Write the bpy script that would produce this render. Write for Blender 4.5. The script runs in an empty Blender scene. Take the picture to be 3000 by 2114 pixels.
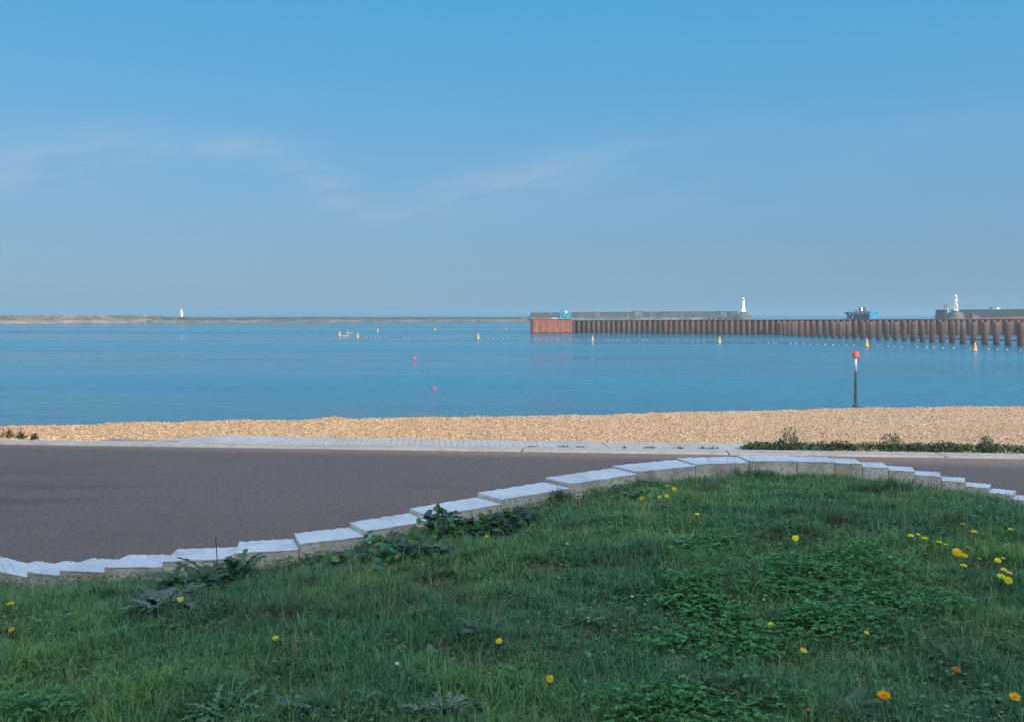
import bpy, math, random
import numpy as np
from mathutils import Vector, Matrix
R = math.radians
random.seed(7); rng = np.random.default_rng(11)
scn = bpy.context.scene; col = scn.collection
EYE = 2.6; F = 2600.0; HZ = 921.0          # metres above promenade, focal length in photo pixels, horizon row
SEA = -4.4

# ------------------------------------------------------------------ helpers
def tag(o, label=None, cat=None, group=None, kind=None):
    if label: o['label'] = label
    if cat: o['category'] = cat
    if group: o['group'] = group
    if kind: o['kind'] = kind
    return o
def empty(name, loc=(0,0,0), rz=0):
    o = bpy.data.objects.new(name, None); col.objects.link(o)
    o.location = loc; o.rotation_euler = (0,0,rz); o.empty_display_size = .2
    return o
class MB:
    def __init__(s): s.v=[]; s.f=[]; s.c=[]; s.col=(1,1,1)
    def add(s, vs, fs, c=None):
        n=len(s.v); s.v += [tuple(v) for v in vs]; s.f += [tuple(i+n for i in f) for f in fs]
        s.c += [c or s.col]*len(vs)
    def hexa(s, b, t):      # bottom quad, top quad (each ccw seen from above)
        s.add(list(b)+list(t), [(3,2,1,0),(4,5,6,7),(0,1,5,4),(1,2,6,5),(2,3,7,6),(3,0,4,7)])
    def box(s, x0,x1,y0,y1,z0,z1):
        s.hexa([(x0,y0,z0),(x1,y0,z0),(x1,y1,z0),(x0,y1,z0)],[(x0,y0,z1),(x1,y0,z1),(x1,y1,z1),(x0,y1,z1)])
    def lathe(s, prof, n=24, c=(0,0,0)):
        vs=[]; fs=[]
        for r,z in prof:
            for k in range(n):
                a=2*math.pi*k/n; vs.append((c[0]+r*math.cos(a), c[1]+r*math.sin(a), c[2]+z))
        m=len(prof)
        for i in range(m-1):
            for k in range(n):
                k2=(k+1)%n; fs.append((i*n+k,i*n+k2,(i+1)*n+k2,(i+1)*n+k))
        fs.append(tuple(range(n-1,-1,-1))); fs.append(tuple((m-1)*n+k for k in range(n)))
        s.add(vs,fs)
    def tube(s, pts, r, n=6, taper=1.0):
        pts=[Vector(p) for p in pts]; vs=[]; fs=[]; m=len(pts)
        for i,p in enumerate(pts):
            d=(pts[min(i+1,m-1)]-pts[max(i-1,0)]).normalized()
            a=d.orthogonal().normalized() if abs(d.z)>.9 else Vector((d.y,-d.x,0)).normalized(); b=d.cross(a)
            rr=r*(1+(taper-1)*i/max(1,m-1))
            for k in range(n):
                t=2*math.pi*k/n; vs.append(p+a*rr*math.cos(t)+b*rr*math.sin(t))
        for i in range(m-1):
            for k in range(n):
                k2=(k+1)%n; fs.append((i*n+k,i*n+k2,(i+1)*n+k2,(i+1)*n+k))
        fs.append(tuple(range(n-1,-1,-1))); fs.append(tuple((m-1)*n+k for k in range(n)))
        s.add(vs,fs)
    def build(s, name, mat, parent=None, smooth=False, tint=False, bevel=0):
        me=bpy.data.meshes.new(name); me.from_pydata(s.v,[],s.f); me.update()
        if tint:
            at=me.color_attributes.new('tint','FLOAT_COLOR','POINT')
            a=np.ones((len(s.v),4),np.float32); a[:,:3]=np.array(s.c,np.float32); at.data.foreach_set('color',a.ravel())
        o=bpy.data.objects.new(name,me); col.objects.link(o); me.materials.append(mat)
        if smooth: me.polygons.foreach_set('use_smooth',[True]*len(me.polygons))
        if parent: o.parent=parent
        if bevel:
            m=o.modifiers.new('bevel','BEVEL'); m.width=bevel; m.segments=2; m.limit_method='ANGLE'
        return o
def np_mesh(name, v, quads, tris, mat, cols=None, smooth=False):
    me=bpy.data.meshes.new(name); nq=len(quads); nt=len(tris)
    me.vertices.add(len(v)); me.vertices.foreach_set('co', v.astype(np.float32).ravel())
    loops=np.concatenate([quads.ravel(), tris.ravel()]).astype(np.int32)
    me.loops.add(len(loops)); me.loops.foreach_set('vertex_index',loops)
    me.polygons.add(nq+nt)
    st=np.concatenate([np.arange(nq)*4, nq*4+np.arange(nt)*3]).astype(np.int32)
    me.polygons.foreach_set('loop_start',st)
    if smooth: me.polygons.foreach_set('use_smooth',np.ones(nq+nt,bool))
    me.update(calc_edges=True); me.validate()
    if cols is not None:
        at=me.color_attributes.new('tint','FLOAT_COLOR','POINT')
        a=np.ones((len(v),4),np.float32); a[:,:3]=cols; at.data.foreach_set('color',a.ravel())
    o=bpy.data.objects.new(name,me); col.objects.link(o); me.materials.append(mat)
    return o
def vnoise(x,y,s,seed=0):
    x=np.asarray(x,float)*s+seed*17.3; y=np.asarray(y,float)*s+seed*9.7
    xi=np.floor(x).astype(np.int64); yi=np.floor(y).astype(np.int64); fx=x-xi; fy=y-yi
    fx=fx*fx*(3-2*fx); fy=fy*fy*(3-2*fy)
    def h(a,b):
        n=(a*374761393+b*668265263+seed*1442695)&0x7fffffff; n=((n^(n>>13))*1274126177)&0x7fffffff
        return ((n^(n>>16))&0xffff)/65535.0
    return (h(xi,yi)*(1-fx)+h(xi+1,yi)*fx)*(1-fy)+(h(xi,yi+1)*(1-fx)+h(xi+1,yi+1)*fx)*fy
def fbm(x,y,s,seed=0,o=4):
    t=0;a=1;n=0
    for k in range(o): t=t+a*vnoise(x,y,s*2**k,seed+k); n+=a; a*=.5
    return t/n

# ------------------------------------------------------------------ materials
class N:
    def __init__(s,name,world=False):
        if world: s.o=bpy.data.worlds.new(name)
        else: s.o=bpy.data.materials.new(name)
        s.o.use_nodes=True; s.t=s.o.node_tree; s.t.nodes.clear(); s.l=s.t.links
    def n(s,typ,**k):
        nd=s.t.nodes.new(typ)
        for a,b in k.items():
            if a=='i':
                for q,w in b.items():
                    if hasattr(w,'is_output'): s.l.new(w,nd.inputs[q])
                    else: nd.inputs[q].default_value=w
            else: setattr(nd,a,b)
        return nd
    def math(s,op,a,b=0.0,c=None):
        i={0:a,1:b}
        if c is not None: i[2]=c
        return s.n('ShaderNodeMath',operation=op,i=i).outputs[0]
    def noise(s,vec,scale,detail=3,rough=.55):
        return s.n('ShaderNodeTexNoise',i={'Vector':vec,'Scale':scale,'Detail':detail,'Roughness':rough}).outputs[0]
    def ramp(s,f,stops):
        r=s.n('ShaderNodeValToRGB',i={0:f}); e=r.color_ramp.elements
        while len(e)<len(stops): e.new(.5)
        for q,(p,c) in zip(e,stops): q.position=p; q.color=(*c,1) if len(c)==3 else c
        return r.outputs[0]
    def mix(s,f,a,b,bt='MIX'):
        m=s.n('ShaderNodeMix',data_type='RGBA',blend_type=bt)
        for k,v in ((0,f),(6,a),(7,b)):
            if hasattr(v,'is_output'): s.l.new(v,m.inputs[k])
            else: m.inputs[k].default_value = v if not isinstance(v,tuple) else (*v,1)[:4]
        return m.outputs[2]
    def coord(s,which='Object',scale=(1,1,1)):
        c=s.n('ShaderNodeTexCoord').outputs[which]
        return s.n('ShaderNodeMapping',i={0:c,3:scale}).outputs[0]
    def finish(s,color,rough=.8,bump=None,bstr=.3,bdist=.01,metal=0,ior=1.45,spec=.5,transl=0,coat=0):
        p=s.n('ShaderNodeBsdfPrincipled')
        for k,v in (('Base Color',color),('Roughness',rough),('Metallic',metal),('IOR',ior),('Specular IOR Level',spec)):
            if hasattr(v,'is_output'): s.l.new(v,p.inputs[k])
            else: p.inputs[k].default_value=(*v,1) if isinstance(v,tuple) else v
        if bump is not None:
            b=s.n('ShaderNodeBump',i={'Height':bump,'Strength':bstr,'Distance':bdist}); s.l.new(b.outputs[0],p.inputs['Normal'])
        sh=p.outputs[0]
        if transl:
            t=s.n('ShaderNodeBsdfTranslucent',i={'Color':color})
            sh=s.n('ShaderNodeMixShader',i={0:transl,1:sh,2:t.outputs[0]}).outputs[0]
        o=s.n('ShaderNodeOutputMaterial'); s.l.new(sh,o.inputs[0]); return s.o
def simple(name,c,rough=.6,var=.25,scale=6,metal=0,bump=.2,bd=.005):
    m=N(name); v=m.coord(); f=m.noise(v,scale,5)
    c2=tuple(x*(1-var) for x in c); c3=tuple(min(1,x*(1+var)) for x in c)
    return m.finish(m.ramp(f,[(.3,c2),(.7,c3)]),rough,f,bump,bd,metal)
M={}
# tarmac
m=N('tarmac'); v=m.coord()
big=m.noise(v,.35,4); fine=m.n('ShaderNodeTexVoronoi',i={'Vector':v,'Scale':95.0}).outputs['Color']
fg=m.n('ShaderNodeSeparateColor',i={0:fine}).outputs[0]
c=m.mix(m.math('MULTIPLY',fg,.8),(.066,.052,.05),(.30,.235,.21))
c=m.mix(m.ramp(big,[(.35,(0,0,0)),(.7,(.35,.35,.35))]),c,(.125,.098,.088))
vs=m.coord('Object',(.28,1.3,1)); st=m.ramp(m.noise(vs,.9,4),[(.64,(0,0,0)),(.75,(.45,.45,.45))])
px_=m.n('ShaderNodeSeparateXYZ',i={0:m.coord()}); 
dd=m.math('ADD',m.math('POWER',m.math('DIVIDE',m.math('ADD',px_.outputs[0],8.0),2.2),2.0),m.math('POWER',m.math('DIVIDE',m.math('ADD',m.math('ADD',px_.outputs[1],-14.9),m.math('MULTIPLY',px_.outputs[0],-.28)),2.6),2.0))
# damp tyre streaks near the far kerb
dd=m.math('MULTIPLY',m.math('EXPONENT',m.math('MULTIPLY',dd,-1.0)),m.ramp(m.noise(m.coord('Object',(.35,2.2,1)),.9,4),[(.46,(0,0,0)),(.62,(1,1,1))]))
c=m.mix(m.math('MAXIMUM',st,m.math('MULTIPLY',dd,.5)),c,(.065,.048,.042))
M['tarmac']=m.finish(c,.85,m.math('ADD',fg,m.noise(v,160.0,2)),.5,.004)
# pale concrete
def concrete(name,a,b,pit=0,sc=7.0,joint=0):
    m=N(name); v=m.coord(); f=m.noise(v,sc,6,.65); f2=m.noise(v,1.3,4)
    c=m.ramp(f,[(.25,a),(.75,b)])
    c=m.mix(m.ramp(f2,[(.42,(0,0,0)),(.75,(.55,.55,.55))]),c,tuple(x*.72 for x in a)); f3=m.noise(v,3.3,6,.75); c=m.mix(m.ramp(f3,[(.52,(0,0,0)),(.68,(.5,.5,.5))]),c,tuple(x*.5 for x in a))
    h=f
    if pit:
        p=m.noise(v,38.0,4,.75); pm=m.ramp(p,[(.53,(0,0,0)),(.60,(1,1,1))])
        d=m.noise(v,9.0,4,.7); pm=m.math('MULTIPLY',pm,m.ramp(d,[(.38,(0,0,0)),(.58,(1,1,1))]))
        c=m.mix(m.math('MULTIPLY',pm,pit),c,(.14,.135,.10)); h=m.math('SUBTRACT',f,pm)
        g=m.ramp(m.noise(v,2.6,5,.7),[(.44,(0,0,0)),(.68,(.75,.75,.75))]); c=m.mix(g,c,(.27,.25,.19))
    return m.finish(c,.8,h,.5,.006)
M['white_concrete']=concrete('white_concrete',(.48,.55,.63),(.63,.70,.78))
M['rough_concrete']=concrete('rough_concrete',(.52,.51,.48),(.70,.69,.65),pit=.75,sc=22.0)
M['kerb']=concrete('kerb_concrete',(.27,.27,.27),(.38,.38,.37))
M['apron']=concrete('apron_concrete',(.28,.30,.32),(.42,.43,.44))
# shingle
def shingle(name,scale,attr=False):
    m=N(name); v=m.coord('Object')
    vo=m.n('ShaderNodeTexVoronoi',i={'Vector':v,'Scale':scale}); cc=m.n('ShaderNodeSeparateColor',i={0:vo.outputs['Color']})
    f=cc.outputs[0]
    if attr: f=m.n('ShaderNodeSeparateColor',i={0:m.n('ShaderNodeVertexColor',layer_name='tint').outputs[0]}).outputs[0]
    c=m.ramp(f,[(0,(.07,.045,.03)),(.24,(.29,.165,.085)),(.52,(.54,.335,.165)),(.82,(.67,.455,.25)),(1,(.86,.73,.55))])
    gx=m.n('ShaderNodeSeparateXYZ',i={0:v}).outputs[0]
    gm=m.math('MULTIPLY',m.ramp(m.noise(v,.22,4),[(.35,(0,0,0)),(.7,(.6,.6,.6))]),1.0)
    gr=m.math('MINIMUM',m.math('MAXIMUM',m.math('MULTIPLY_ADD',gx,.045,.28),0.0),.75)
    c=m.mix(m.math('MAXIMUM',m.math('MULTIPLY',gm,gr),m.math('MULTIPLY',gr,.45)),c,m.ramp(f,[(0,(.09,.08,.07)),(.5,(.36,.29,.23)),(1,(.70,.63,.54))]))
    return m.finish(c,.75,vo.outputs['Distance'],.9 if not attr else .1,.02)
M['shingle']=shingle('shingle',46.0); M['pebble']=shingle('pebble',34.0,True)
# water
m=N('sea_water'); v=m.coord('Object',(.45,1,1))
w1=m.noise(v,.9,5,.6); w2=m.noise(v,.11,4,.6); w3=m.noise(m.coord('Object',(.12,.55,1)),.035,4,.6)
w4=m.noise(m.coord('Object',(.35,.8,1)),.33,3,.6)
h=m.math('ADD',m.math('MULTIPLY',w1,.7),m.math('ADD',m.math('MULTIPLY',w2,1.8),m.math('MULTIPLY',w4,1.5)))
bc=m.ramp(w3,[(.35,(.02,.115,.185)),(.65,(.035,.165,.25))])
rg=m.ramp(m.noise(m.coord('Object',(.06,.4,1)),.05,4,.55),[(.4,(.10,)*3),(.66,(.34,)*3)])
M['sea']=m.finish(bc,rg,h,1.0,.5,ior=1.33,spec=.5)
# rust
def rust(name,a,b,c3):
    m=N(name); v=m.coord('Object',(1,1,.25)); rnd=m.n('ShaderNodeObjectInfo').outputs['Random']
    geo=m.n('ShaderNodeNewGeometry').outputs['Position']
    f=m.noise(m.n('ShaderNodeVectorMath',operation='ADD',i={0:v,1:m.n('ShaderNodeCombineXYZ',i={0:m.math('MULTIPLY',rnd,40.0)}).outputs[0]}).outputs[0],.9,5,.65)
    c=m.ramp(f,[(.3,a),(.5,b),(.72,c3)])
    c=m.mix(m.math('MULTIPLY',rnd,.5),c,(.10,.085,.075))
    z=m.n('ShaderNodeSeparateXYZ',i={0:geo}).outputs[2]     # weed and slime below the tide mark
    z=m.math('ADD',z,m.math('MULTIPLY',f,1.0))
    c=m.mix(m.ramp(m.math('MULTIPLY_ADD',z,.5,2.1),[(.25,(1,1,1)),(.5,(0,0,0))]),c,(.045,.05,.04))
    return m.finish(c,.8,f,.4,.03)
M['rust']=rust('rusted_steel',(.037,.026,.023),(.085,.045,.033),(.14,.08,.055))
M['rust_red']=rust('red_rusted_steel',(.15,.05,.035),(.27,.085,.05),(.36,.15,.08))
M['rust_pile']=rust('rusted_pile',(.035,.023,.02),(.09,.045,.03),(.15,.08,.05))
def masonry(name,a,b,g,sx=.25):
    m=N(name); v=m.coord('Object',(1,1,1))
    f=m.noise(m.coord('Object',(sx,sx,1)),.55,6,.7); f2=m.noise(m.coord('Object',(.06,.06,.5)),1.0,5,.65)
    c=m.ramp(f,[(.38,a),(.62,b)]); c=m.mix(m.ramp(f2,[(.45,(0,0,0)),(.6,(.9,.9,.9))]),c,g)
    return m.finish(c,.9,f,.5,.1)
M['stone_dark']=masonry('weathered_granite',(.02,.024,.024),(.10,.095,.08),(.035,.06,.035))
M['stone_pale']=masonry('pale_granite',(.17,.125,.10),(.30,.22,.17),(.10,.10,.075))
M['stone_mid']=masonry('grey_granite',(.07,.066,.06),(.20,.18,.15),(.05,.07,.05),.5)
M['stone_navy']=masonry('dark_granite',(.016,.02,.025),(.04,.04,.042),(.025,.028,.034))
M['white_paint']=simple('white_paint',(.8,.8,.78),.5,.06)
M['stained_paint']=simple('stained_white_paint',(.62,.57,.5),.6,.3,.6)
M['glass']=simple('lantern_glass',(.05,.06,.07),.7,.1)
M['yellow']=simple('yellow_plastic',(.62,.30,.05),.5,.15)
M['dark']=simple('black_rubber',(.03,.03,.035),.6,.3)
M['float']=simple('pale_float',(.36,.40,.38),.5,.1)
M['pink']=simple('pink_buoy',(.62,.04,.12),.5,.1)
M['red']=simple('red_paint',(.50,.075,.05),.55,.2,5)
M['galv']=simple('galvanised_steel',(.62,.64,.64),.45,.15,5,.3)
M['weed_pole']=simple('weedy_steel',(.045,.045,.035),.8,.5,9,bump=.8,bd=.02)
M['blue']=simple('blue_steel',(.015,.16,.26),.5,.3,1)
M['cyan']=simple('turquoise_steel',(.02,.30,.46),.5,.2,1)
M['navy']=simple('dark_blue_steel',(.012,.035,.07),.5,.3,1)
M['grey']=simple('grey_machine',(.22,.22,.22),.6,.3,2)
M['brick']=simple('buff_brick',(.33,.25,.19),.9,.15,3)
M['window']=simple('window_glass',(.05,.06,.07),.1,.1)
def leafmat(name,rough=.55,tr=.25,spec=.4):
    m=N(name); t=m.n('ShaderNodeVertexColor',layer_name='tint').outputs[0]
    return m.finish(t,rough,spec=spec,transl=tr)
M['grass']=leafmat('grass_blade',.6,.35,.25); M['leaf']=leafmat('leaf',.55,.25,.25); M['petal']=leafmat('petal',.6,.45,.1)
m=N('lawn_soil'); v=m.coord(); f=m.noise(v,9.0,6,.7); f2=m.noise(v,1.2,3)
c=m.ramp(f,[(.3,(.04,.05,.03)),(.7,(.08,.11,.055))]); c=m.mix(m.ramp(f2,[(.5,(0,0,0)),(.8,(.3,.3,.3))]),c,(.05,.05,.03))
M['soil']=m.finish(c,.95,f,.8,.03)
M['land']=simple('land_gravel',(.14,.14,.135),.9,.2,2)

# ------------------------------------------------------------------ camera, sun, sky
cam=bpy.data.cameras.new('camera'); co=bpy.data.objects.new('camera',cam); col.objects.link(co); scn.camera=co
cam.sensor_width=36; cam.lens=F/3000*36; cam.shift_y=-(1057-HZ)/3000; cam.clip_end=40000; cam.clip_start=.05
co.location=(0,0,EYE); co.rotation_euler=(R(90),0,0)
SUN_EL=25.0; SX,SY=.70,-.714
sun_az=math.atan2(SX,SY)
L=bpy.data.lights.new('sun','SUN'); L.energy=3.6; L.angle=R(.5); L.color=(1,.87,.70)
lo=bpy.data.objects.new('sun',L); col.objects.link(lo)
d=Vector((SX*math.cos(R(SUN_EL)),SY*math.cos(R(SUN_EL)),math.sin(R(SUN_EL)))); lo.rotation_euler=d.to_track_quat('Z','Y').to_euler()
w=N('World',True); scn.world=w.o
sky=w.n('ShaderNodeTexSky',sky_type='NISHITA',sun_disc=False,sun_elevation=R(SUN_EL),sun_rotation=sun_az,altitude=0,air_density=1.0,dust_density=.35,ozone_density=2.2)
dv=w.n('ShaderNodeTexCoord').outputs['Generated']; sp=w.n('ShaderNodeSeparateXYZ',i={0:dv})
yy=w.math('MAXIMUM',sp.outputs[1],.05); U=w.math('DIVIDE',sp.outputs[0],yy); V=w.math('DIVIDE',sp.outputs[2],yy)
def cirrus(u0,v0,lu,lv,slope,amp):
    a=w.math('DIVIDE',w.math('SUBTRACT',U,u0),lu)
    b=w.math('DIVIDE',w.math('SUBTRACT',w.math('SUBTRACT',V,v0),w.math('MULTIPLY',w.math('SUBTRACT',U,u0),slope)),lv)
    r=w.math('ADD',w.math('MULTIPLY',a,a),w.math('MULTIPLY',b,b))
    return w.math('MULTIPLY',w.math('EXPONENT',w.math('MULTIPLY',r,-1.0)),amp)
tot=None
for a in ((-.325,.187,.075,.014,.03,.75),(-.21,.145,.055,.022,-.45,.6),(.035,.160,.15,.020,.24,.62),(-.54,.17,.13,.035,.1,.65),(-.45,.20,.05,.012,.3,.3),(-.02,.12,.35,.03,.05,.18),(.55,.21,.25,.03,.12,.15)):
    g=cirrus(*a); tot=g if tot is None else w.math('ADD',tot,g)
cv=w.n('ShaderNodeCombineXYZ',i={0:w.math('MULTIPLY',U,9.0),1:w.math('MULTIPLY_ADD',U,-7.0,w.math('MULTIPLY',V,42.0))}).outputs[0]
cn=w.ramp(w.noise(cv,1.0,7,.62),[(.32,(0,0,0)),(.78,(1,1,1))])
cm=w.math('MULTIPLY',tot,cn)
EXPO=.35; gain=10/2**EXPO
air=w.ramp(sp.outputs[2],[(0,(.135,.305,.49)),(.05,(.15,.335,.54)),(.12,(.155,.375,.61)),(.18,(.135,.395,.665)),(.25,(.10,.40,.70)),(.34,(.066,.375,.70)),(.7,(.05,.24,.55)),(1,(.05,.2,.5))])
air=w.n('ShaderNodeVectorMath',operation='SCALE',i={0:air,3:gain}).outputs[0]
skc=w.mix(.85,sky.outputs[0],air)
skc=w.mix(w.math('MINIMUM',cm,.6),skc,(.42*gain,.56*gain,.70*gain))
# unseen bright glow added to the sky behind the viewer to fill the shade
back_fill=w.n('ShaderNodeMapRange',interpolation_type='SMOOTHSTEP',i={0:sp.outputs[1],1:.12,2:-.45,3:0.0,4:.85}).outputs[0]
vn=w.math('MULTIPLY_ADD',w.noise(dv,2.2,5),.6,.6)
skc=w.mix(w.math('MINIMUM',w.math('MULTIPLY',back_fill,vn),1.0),skc,(1.0*gain*3.3,1.03*gain*3.3,1.06*gain*3.3))
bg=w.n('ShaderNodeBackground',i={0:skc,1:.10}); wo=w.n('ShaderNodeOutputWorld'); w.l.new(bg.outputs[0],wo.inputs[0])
scn.view_settings.view_transform='Standard'; scn.view_settings.look='None'; scn.view_settings.gamma=1; scn.view_settings.exposure=EXPO
scn.cycles.max_bounces=6; scn.cycles.diffuse_bounces=3; scn.cycles.glossy_bounces=3; scn.cycles.transmission_bounces=3
scn.cycles.volume_bounces=1; scn.cycles.use_denoising=True; scn.cycles.sample_clamp_indirect=4

# ------------------------------------------------------------------ photo measurement -> world
def at(px,Y): return (px-1500)/F*Y
def zat(py,Y): return EYE-(py-HZ)*Y/F
def onz(px,py,z):
    Y=F*(EYE-z)/(py-HZ); return Vector((at(px,Y),Y,z))

# ------------------------------------------------------------------ stepped wall
fr=[ # front-left px, front-right px, top height
 ((-225,1652),(-120,1664),.31),((-118,1651),(0,1684),.355),
 ((-2,1684),(77,1689),.40),((79,1675),(161,1684),.445),((165,1670),(299,1676),.49),((302,1660),(455,1663),.535),((467,1643),(690,1635),.585),
 ((700,1620),(868,1611),.63),((870,1593),(1068,1572),.675),((1074,1555),(1250,1531),.72),((1250,1509),(1462,1476),.765),((1477,1459),(1662,1430),.81),
 ((1668,1415),(1867,1384),.855),((1871,1377),(2039,1357),.88),((2039,1357),(2200,1352),.90),((2200,1350),(2340,1349),.92),((2340,1349),(2455,1352),.915),((2457,1354),(2523,1358),.905),
 ((2527,1365),(2603,1367),.87),((2608,1374),(2680,1379),.84),((2678,1389),(2762,1395),.80),((2764,1405),(2828,1410),.755),((2828,1421),(2893,1427),.71),
 ((2900,1441),(2963,1447),.665),((2965,1460),(3035,1468),.62),((3035,1481),(3110,1490),.575),((3110,1503),(3200,1514),.53),((3200,1527),(3300,1540),.485)]
J=[onz(*fr[0][0],fr[0][2])]
for a,b in zip(fr[:-1],fr[1:]):
    p=onz(*a[1],a[2]); q=onz(*b[0],b[2]); J.append((p+q)/2)
J.append(onz(*fr[-1][1],fr[-1][2]))
J=[Vector((p.x,p.y,0)) for p in J]; zt=[f[2] for f in fr]
# gentle smoothing of the plan line
for _ in range(1):
    K=[p.copy() for p in J]
    for i in range(1,len(J)-1): K[i]=J[i]*.6+(J[i-1]+J[i+1])*.2
    J=K
WX=np.array([p.x for p in J]); WY=np.array([p.y for p in J])
WZ=np.array([zt[0]]+[(a+b)/2 for a,b in zip(zt[:-1],zt[1:])]+[zt[-1]])
def yw(x): return np.interp(x,WX,WY)
def zw(x): return np.interp(x,WX,WZ)
def widthat(x): return float(np.interp(x,[-5,-1.5,.8,2.4,3.6,5,7],[.36,.38,.42,.46,.36,.27,.27]))
wall=empty('stepped_wall',(J[14].x,J[14].y,0))
tag(wall,'white stepped concrete retaining wall curving between the grass and the dark promenade','wall')
base=wall.location
tang=[]
for i in range(len(J)):
    a=J[max(0,i-1)]; b=J[min(len(J)-1,i+1)]; t=(b-a).normalized(); tang.append(t)
offs=[Vector((-t.y,t.x,0))*widthat(p.x) for t,p in zip(tang,J)]
for i in range(len(fr)):
    A,B=J[i],J[i+1]; z=zt[i]; oa=(offs[i]); ob=(offs[i+1])
    gap=.004; tt=(B-A).normalized()*gap
    cap=MB(); body=MB(); ns=14; nd=4
    for part,z0,z1,ins in ((cap,z-.010,z,0),(body,-.3,z-.0105,.002)):
        vs=[];fs=[]
        rows=[z0,z1]
        top=[]
        for lay,zz in enumerate(rows):
            for r in range(nd+1):
                for k in range(ns+1):
                    u=k/ns; p=(A+tt).lerp(B-tt,u); o=oa.lerp(ob,u)
                    q=p+o*(r/nd)+ (tang[i].cross(Vector((0,0,1)))*(-ins) if r==0 else Vector((0,0,0)))
                    j=0
                    if part is cap and lay==1: j=(math.sin(u*31+i)*.0035+random.uniform(-.002,.002)) if r==nd else random.uniform(-.0015,.0015)
                    edge=random.uniform(-.004,.004) if (part is cap and r in (0,nd)) else 0
                    nn=o.normalized()*edge
                    vs.append((q.x+nn.x-base.x,q.y+nn.y-base.y,zz+j))
        S=(ns+1)*(nd+1); id=lambda l,r,k:l*S+r*(ns+1)+k
        for r in range(nd):
            for k in range(ns):
                fs.append((id(1,r,k),id(1,r,k+1),id(1,r+1,k+1),id(1,r+1,k)))
                fs.append((id(0,r,k),id(0,r+1,k),id(0,r+1,k+1),id(0,r,k+1)))
        for k in range(ns):
            fs.append((id(0,0,k),id(0,0,k+1),id(1,0,k+1),id(1,0,k))); fs.append((id(0,nd,k+1),id(0,nd,k),id(1,nd,k),id(1,nd,k+1)))
        for r in range(nd):
            fs.append((id(0,r+1,0),id(0,r,0),id(1,r,0),id(1,r+1,0))); fs.append((id(0,r,ns),id(0,r+1,ns),id(1,r+1,ns),id(1,r,ns)))
        part.add(vs,fs)
    bo=body.build('block',M['rough_concrete'],wall); ca=cap.build('coping',M['white_concrete'],bo,bevel=.002)

# ------------------------------------------------------------------ lawn surface
def face(x): return np.interp(x,[-5,-3.6,-2,0,1.2,2.6,4.5,6],[.17,.19,.22,.22,.20,.19,.20,.20])
def gz(x,y):
    x=np.asarray(x,float); y=np.asarray(y,float)
    s=np.clip((yw(x)-y)/np.interp(x,[-4,3],[4.3,5.0]),0,1); s=s*(1.9-.9*s)
    zb=1.02
    h=(zw(x)-face(x))*(1-s)+zb*s
    damp=np.clip((yw(x)-y)/.8,0,1)
    return h+damp*((.13*(fbm(x,y,.9,3,3)-.5)+.06*(vnoise(x,y,3.6,5)-.5)))
def hit(px,py,h=0):
    t=(py-HZ)/F; u=(px-1500)/F; Y=2.0
    while Y<14:
        if EYE-t*Y < float(gz(u*Y,Y))+h: break
        Y+=.01
    return Vector((u*Y,Y,float(gz(u*Y,Y))))
nx,ny=220,130
gx=np.linspace(-15,15,nx); S=np.linspace(0,1,ny)**1.4
X=np.repeat(gx[None,:],ny,0); Y=yw(X)+.02-S[:,None]*(yw(X)+9); Z=gz(X,Y)
v=np.stack([X,Y,Z],-1).reshape(-1,3); idx=np.arange(nx*ny).reshape(ny,nx)
q=np.stack([idx[:-1,:-1],idx[1:,:-1],idx[1:,1:],idx[:-1,1:]],-1).reshape(-1,4)
lawn=np_mesh('lawn',v,q,np.zeros((0,3),int),M['soil'],smooth=True); tag(lawn,kind='structure')

# ------------------------------------------------------------------ grass blades
CLOV=[(2270,1790,.80,.55),(2000,2085,.40,.30),(2450,1700,.55,.35),(2220,2080,.25,.2),(2250,1630,.85,.35),(2050,1900,.45,.3),(2700,1780,.35,.25),(80,2095,.22,.15)]
CP=[(hit(a,b),rx,ry) for a,b,rx,ry in CLOV]
def clover_mask(x,y):
    mm=np.zeros_like(x)
    for p,rx,ry in CP:
        r=((x-p.x)/rx)**2+((y-p.y)/ry)**2
        mm=np.maximum(mm,np.clip(1.35-r,0,1))
    return mm*np.clip(fbm(x,y,3.6,21,4)*4.5-1.55,.06,1)
NT=68000; K=19
ty=2.6+(rng.random(NT)**.9)*8.2; tx=(rng.random(NT)*2-1)*(.6*ty+2.1)
cmk=clover_mask(tx,ty); bare=fbm(tx,ty,1.5,31,4)
ok=(ty<yw(tx)-.01)&(ty>2.7)&(rng.random(NT)>cmk*.5)&(rng.random(NT)<np.clip((bare-.2)*8,.45,1)); tx=tx[ok]; ty=ty[ok]; nt_=len(tx)
trnd=rng.random(nt_); thgt=.5+.9*rng.random(nt_)**1.6+np.where(rng.random(nt_)<.08,1.0,0); tdir=rng.random(nt_)*2*np.pi
rep=lambda a: np.repeat(a,K)
n=nt_*K; ra=rng.random(n)*2*np.pi; rr=np.abs(rng.normal(0,.022,n))*(1+.05*rep(ty))
x=rep(tx)+np.cos(ra)*rr; y=rep(ty)+np.sin(ra)*rr; y=np.minimum(y,yw(x)-.004)
z=gz(x,y); hn=fbm(x,y,1.7,41,3); wd=yw(x)-y
edge=np.exp(-(wd/.24)**2)*np.clip(fbm(x,y,3.1,51,2)*4-1.5,.0,1)
h=(.022+.050*rng.random(n)**1.3)*(.35+1.2*hn)*rep(thgt)+.17*edge*rng.random(n)**1.5
tall=rng.random(n)<.014; h=np.where(tall,h+.05+.07*rng.random(n),h)
lean=np.clip(.25+rr*16+rng.random(n)*.5,0,1.45); lean=np.where(tall,.4,lean)
th=ra+(rng.random(n)-.5)*1.2+.5*np.sin(rep(tdir))
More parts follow.
